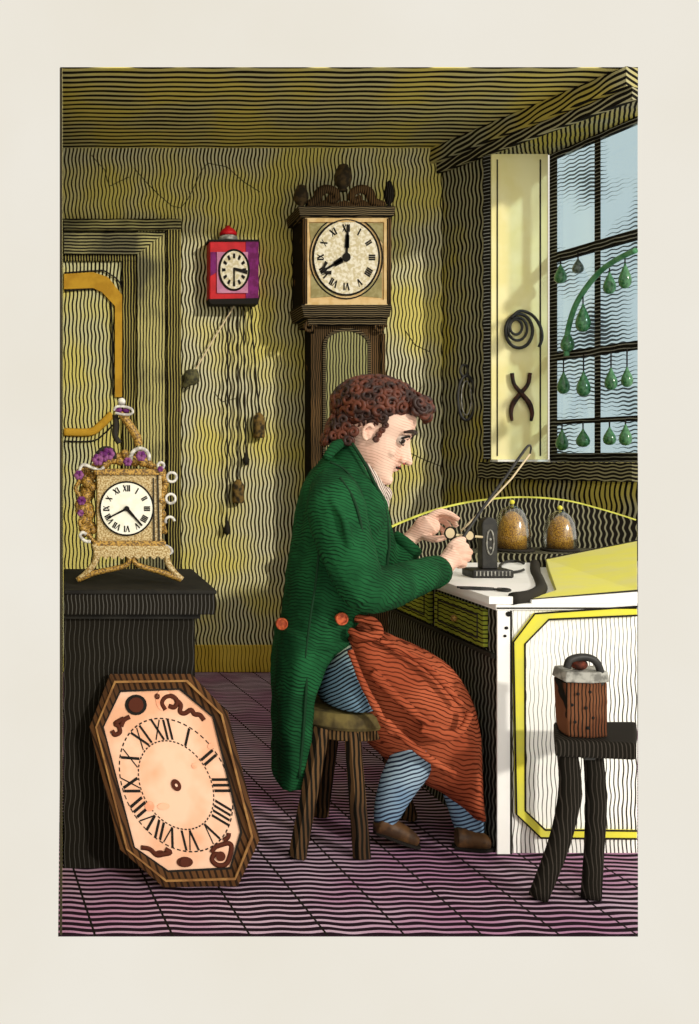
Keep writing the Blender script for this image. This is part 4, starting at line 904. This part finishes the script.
# tails
loft(q, [(P(279, 625, D0), P(346, 636, D0), .165), (P(277, 650, D0), P(326, 652, D0), .15), (P(275, 690, D0), P(311, 690, D0), .13), (P(275, 735, D0), P(306, 735, D0), .12), (P(276, 781, D0), P(300, 780, D0), .11)], seg=30, sub=4, ex=3.2)
coat = part('tailcoat', q, M['coat']); fuse(coat, .0055, 4, .5, noise=(.09, .016))
for nm, path_, rr in (('near', [(334,484,2.99),(336,508,2.90),(346,548,2.868),(360,582,2.865)], [.06,.086,.078,.070]), ):
    q = new(); tube(q, smoothpts([P(*p_) for p_ in path_], 5), rr, 20)
    tube(q, smoothpts([P(355, 578, 2.865), P(370, 590, 2.875), P(402, 583, 2.98), P(437, 570, 3.14)], 5), [.066, .070, .060, .048], 20)
    # elbow and shoulder folds
    for pts, r in (([(352,560,2.80),(366,566,2.80),(378,578,2.83)], .012), ([(348,590,2.83),(362,600,2.81),(380,600,2.84)], .010), ([(384,572,2.86),(392,582,2.87),(396,594,2.90)], .010), ([(405,568,2.93),(412,580,2.94),(414,590,2.96)], .008), ([(332,500,2.83),(344,520,2.79),(350,545,2.79)], .010)):
        tube(q, smoothpts([P(*p_) for p_ in pts], 5), r, 8)
    sv = obj('sleeve', q, M['coat'], coat); fuse(sv, .005, 4, .5, noise=(.06, .010))
q = new(); tube(q, smoothpts([P(352, 495, 3.2), P(366, 520, 3.27), P(380, 560, 3.35)], 4), [.08, .08, .07, .062], 18)
tube(q, smoothpts([P(376, 560, 3.35), P(386, 568, 3.36), P(408, 543, 3.36)], 4), [.06, .062, .052], 18); sv = obj('sleeve', q, M['coat'], coat); fuse(sv, .005, 4, .5)
q = new(); tube(q, smoothpts([P(346, 441, D0-.065), P(335, 447, D0-.085), P(326, 459, D0-.10)], 4), [.012, .018, .012], 8)
loft(q, [(P(333, 446, D0), P(352, 446, D0), .075), (P(326, 456, D0), P(366, 474, D0), .105), (P(322, 466, D0), P(378, 496, D0), .13)], seg=28, sub=4)
cl = obj('collar', q, M['coat'], coat, smooth=True)
def seam(pts, r=.0035, name='seam'):
    q = new(); tube(q, smoothpts([P(*p) for p in pts], 5), r, 6); obj(name, q, M['coat_edge'], coat, smooth=True)
# lapel edge, placed on the near side of the chest
seam([(352,443,2.985),(364,462,2.965),(374,482,2.955),(384,505,2.965),(389,540,2.98),(386,570,2.98)], .005, 'lapel_edge')
seam([(340,478,2.875),(352,496,2.83),(360,520,2.81),(364,548,2.815)], .004, 'armhole_seam')
seam([(309,640,2.93),(306,690,2.945),(303,735,2.955),(299,778,2.965)], .0045, 'tail_edge')
seam([(320,540,2.915),(316,580,2.915),(310,620,2.92),(305,660,2.935)], .0035, 'back_seam')
seam([(330,462,2.945),(345,470,2.93),(360,490,2.92),(366,510,2.92)], .003)
# cuffs
q = new(); a = P(437, 571, 3.14); d = (nW-P(405, 582, 3.0)).normalized(); tube(q, [a-d*.035, a+d*.004], [.052, .049], 18); obj('cuff', q, M['coat'], coat, smooth=True)
q = new(); a = P(408, 543, 3.36); d = (a-P(386, 568, 3.36)).normalized(); tube(q, [a-d*.03, a+d*.006], [.056, .054], 18); obj('cuff', q, M['coat'], coat, smooth=True)
# buttons
for px, py, Dd in ((342, 619, 2.905), (282, 624, 3.02), (431, 585, 3.055)):
    q = new(); r = .0155 if px != 431 else .010; p = P(px, py, Dd); pts = [p+Vector((r*math.cos(t), 0, r*math.sin(t))) for t in [2*math.pi*k/16 for k in range(16)]]
    hull(q, pts, [v+Vector((0, .02, 0)) for v in pts]); tube(q, pts, .0035, 6, closed=True); obj('button', q, M['copper'] if px != 431 else M['coat_edge'], coat)
# breeches
q = new(); loft(q, [(P(318, 638, D0), P(350, 632, D0), .13), (P(316, 665, D0), P(362, 655, D0), .165), (P(318, 690, D0), P(372, 690, D0), .17), (P(322, 700, D0), P(372, 699, D0), .16)], seg=28, sub=4); part('breeches', q, M['breeches'])
# apron
q = new()
loft(q, [(P(350, 622, D0-.02), P(337, 637, D0-.02), .13), (P(376, 628, D0-.02), P(338, 668, D0-.02), .165), (P(408, 642, D0-.02), P(350, 702, D0-.02), .17), (P(440, 658, D0-.02), P(362, 734, D0-.02), .165), (P(462, 682, D0-.02), P(384, 758, D0-.02), .155),
         (P(475, 722, D0-.03), P(412, 776, D0-.03), .14), (P(476, 768, D0-.03), P(440, 792, D0-.03), .125), (P(475, 806, D0-.03), P(466, 812, D0-.03), .11)], seg=36, sub=5)
# folds
for pts, r in (([(372,672,2.885),(400,700,2.865),(430,725,2.865),(455,735,2.875)], .014), ([(385,720,2.88),(420,752,2.885),(455,775,2.90)], .012), ([(420,730,2.86),(445,738,2.865),(462,730,2.875),(470,712,2.88)], .012), ([(350,650,2.89),(366,690,2.885),(392,735,2.89)], .010), ([(380,640,2.90),(425,665,2.885),(462,705,2.885)], .010)):
    tube(q, smoothpts([P(*p) for p in pts], 5), r, 10)
ap = part('apron', q, M['apron']); fuse(ap, .0045, 3, .5, noise=(.07, .008))
q = new(); tube(q, smoothpts([P(355, 618, 2.95), P(372, 622, 2.93), P(378, 634, 2.91), P(360, 636, 2.90), P(350, 630, 2.92)], 5), [.012, .017, .014, .010], 8); obj('apron_knot', q, M['apron'], ap, smooth=True)
for L in ([(374,671),(395,698),(425,722),(452,733)], [(425,727),(447,735),(463,728),(471,712),(466,700)], [(388,722),(420,750),(452,772)], [(352,655),(368,694),(392,735)]):
    pass
# stockings and shoes
q = new(); tube(q, smoothpts([nK, P(412, 760, 2.98), P(398, 785, 2.985), nA+Vector((0, 0, -.015)), Vector((nA.x+.012, nA.y, .068))], 4), [.066, .062, .054, .036, .030], 16); part('stocking', q, M['blue'])
q = new(); tube(q, smoothpts([fK, P(456, 765, 3.07), P(463, 795, 3.04), P(471, 834, 3.02)], 4), [.062, .062, .056, .040], 16); part('stocking', q, M['blue'])
def shoe(heel, toe, ank, w_):
    q = new(); h, t, a = Vector(heel), Vector(toe), Vector(ank)
    m_ = (h+t)/2
    tube(q, smoothpts([h+Vector((0, 0, .030)), h.lerp(t, .35)+Vector((0, 0, .027)), h.lerp(t, .7)+Vector((0, 0, .020)), t+Vector((-.012, 0, .018))], 4), [.030, .032, .027, .016], 14)
    tube(q, [a.lerp(h, .35), h.lerp(t, .2)+Vector((0, 0, .03))], [.034, .032], 14)
    o_ = part('shoe', q, M['shoe']); fuse(o_, .004, 3)
    q = new(); n_ = 16; A = []
    for k in range(n_):
        an = 2*math.pi*k/n_; u = .5+.5*math.cos(an); A.append(h.lerp(t, u)+Vector((0, math.sin(an)*(.036 if u < .7 else .034), 0))+Vector((-.012 if u < .1 else 0, 0, 0)))
    hull(q, A, [p+Vector((0, 0, .008)) for p in A]); obj('sole', q, M['ink'], o_)
shoe(P(377, 836, 2.99)+Vector((0, 0, .01)), Vector((P(421, 0, 2.99).x, 2.99, .002)), nA, .03)
shoe(Vector((P(456, 0, 3.0).x, 3.0, .002)), Vector((P(494, 0, 2.99).x, 2.985, .002)), P(474, 826, 3.02), .03)

# ------------------------------------------------------------ bow and spindle held in the hands
bo = thing('fiddle_bow', P(462, 548, 3.24), 'thin dark curved bow with a pale string held in the man near hand', 'bow')
q = new(); tube(q, smoothpts([P(446, 562, 3.20), P(456, 548, 3.225), P(480, 512, 3.27), P(505, 478, 3.32), P(521, 455, 3.35), P(528, 446, 3.36), P(531, 447, 3.36), P(530, 454, 3.36)], 5), [.0055, .0055, .005, .0038, .003], 8); obj('bow_stick', q, M['black'], bo, smooth=True)
q = new(); tube(q, [P(530, 454, 3.36), P(512, 478, 3.34), P(485, 507, 3.31), P(461, 531, 3.28)], .0032, 6); obj('bow_string', q, M['parchment'], bo, smooth=True)
sp = thing('spindle', P(465, 537, 3.30), 'brass spindle with two round pulleys held between the man hands and the turning tool', 'spindle')
q = new(); tube(q, [P(444, 534, 3.27), P(482, 537, 3.40)], .0042, 8); obj('shaft', q, M['parchment'], sp, smooth=True)
for px, py, Dd, r in ((449.5, 533, 3.245, .0175), (469, 535.5, 3.30, .0155)):
    q = new(); p = P(px, py, Dd); pts = [p+Vector((r*math.cos(t), -.006, r*1.1*math.sin(t))) for t in [2*math.pi*k/20 for k in range(20)]]
    hull(q, pts, [v+Vector((.004, .012, 0)) for v in pts]); pu = obj('pulley', q, M['parchment'], sp)
    q = new(); tube(q, pts, .0026, 6, closed=True); obj('rim', q, M['ink'], pu)
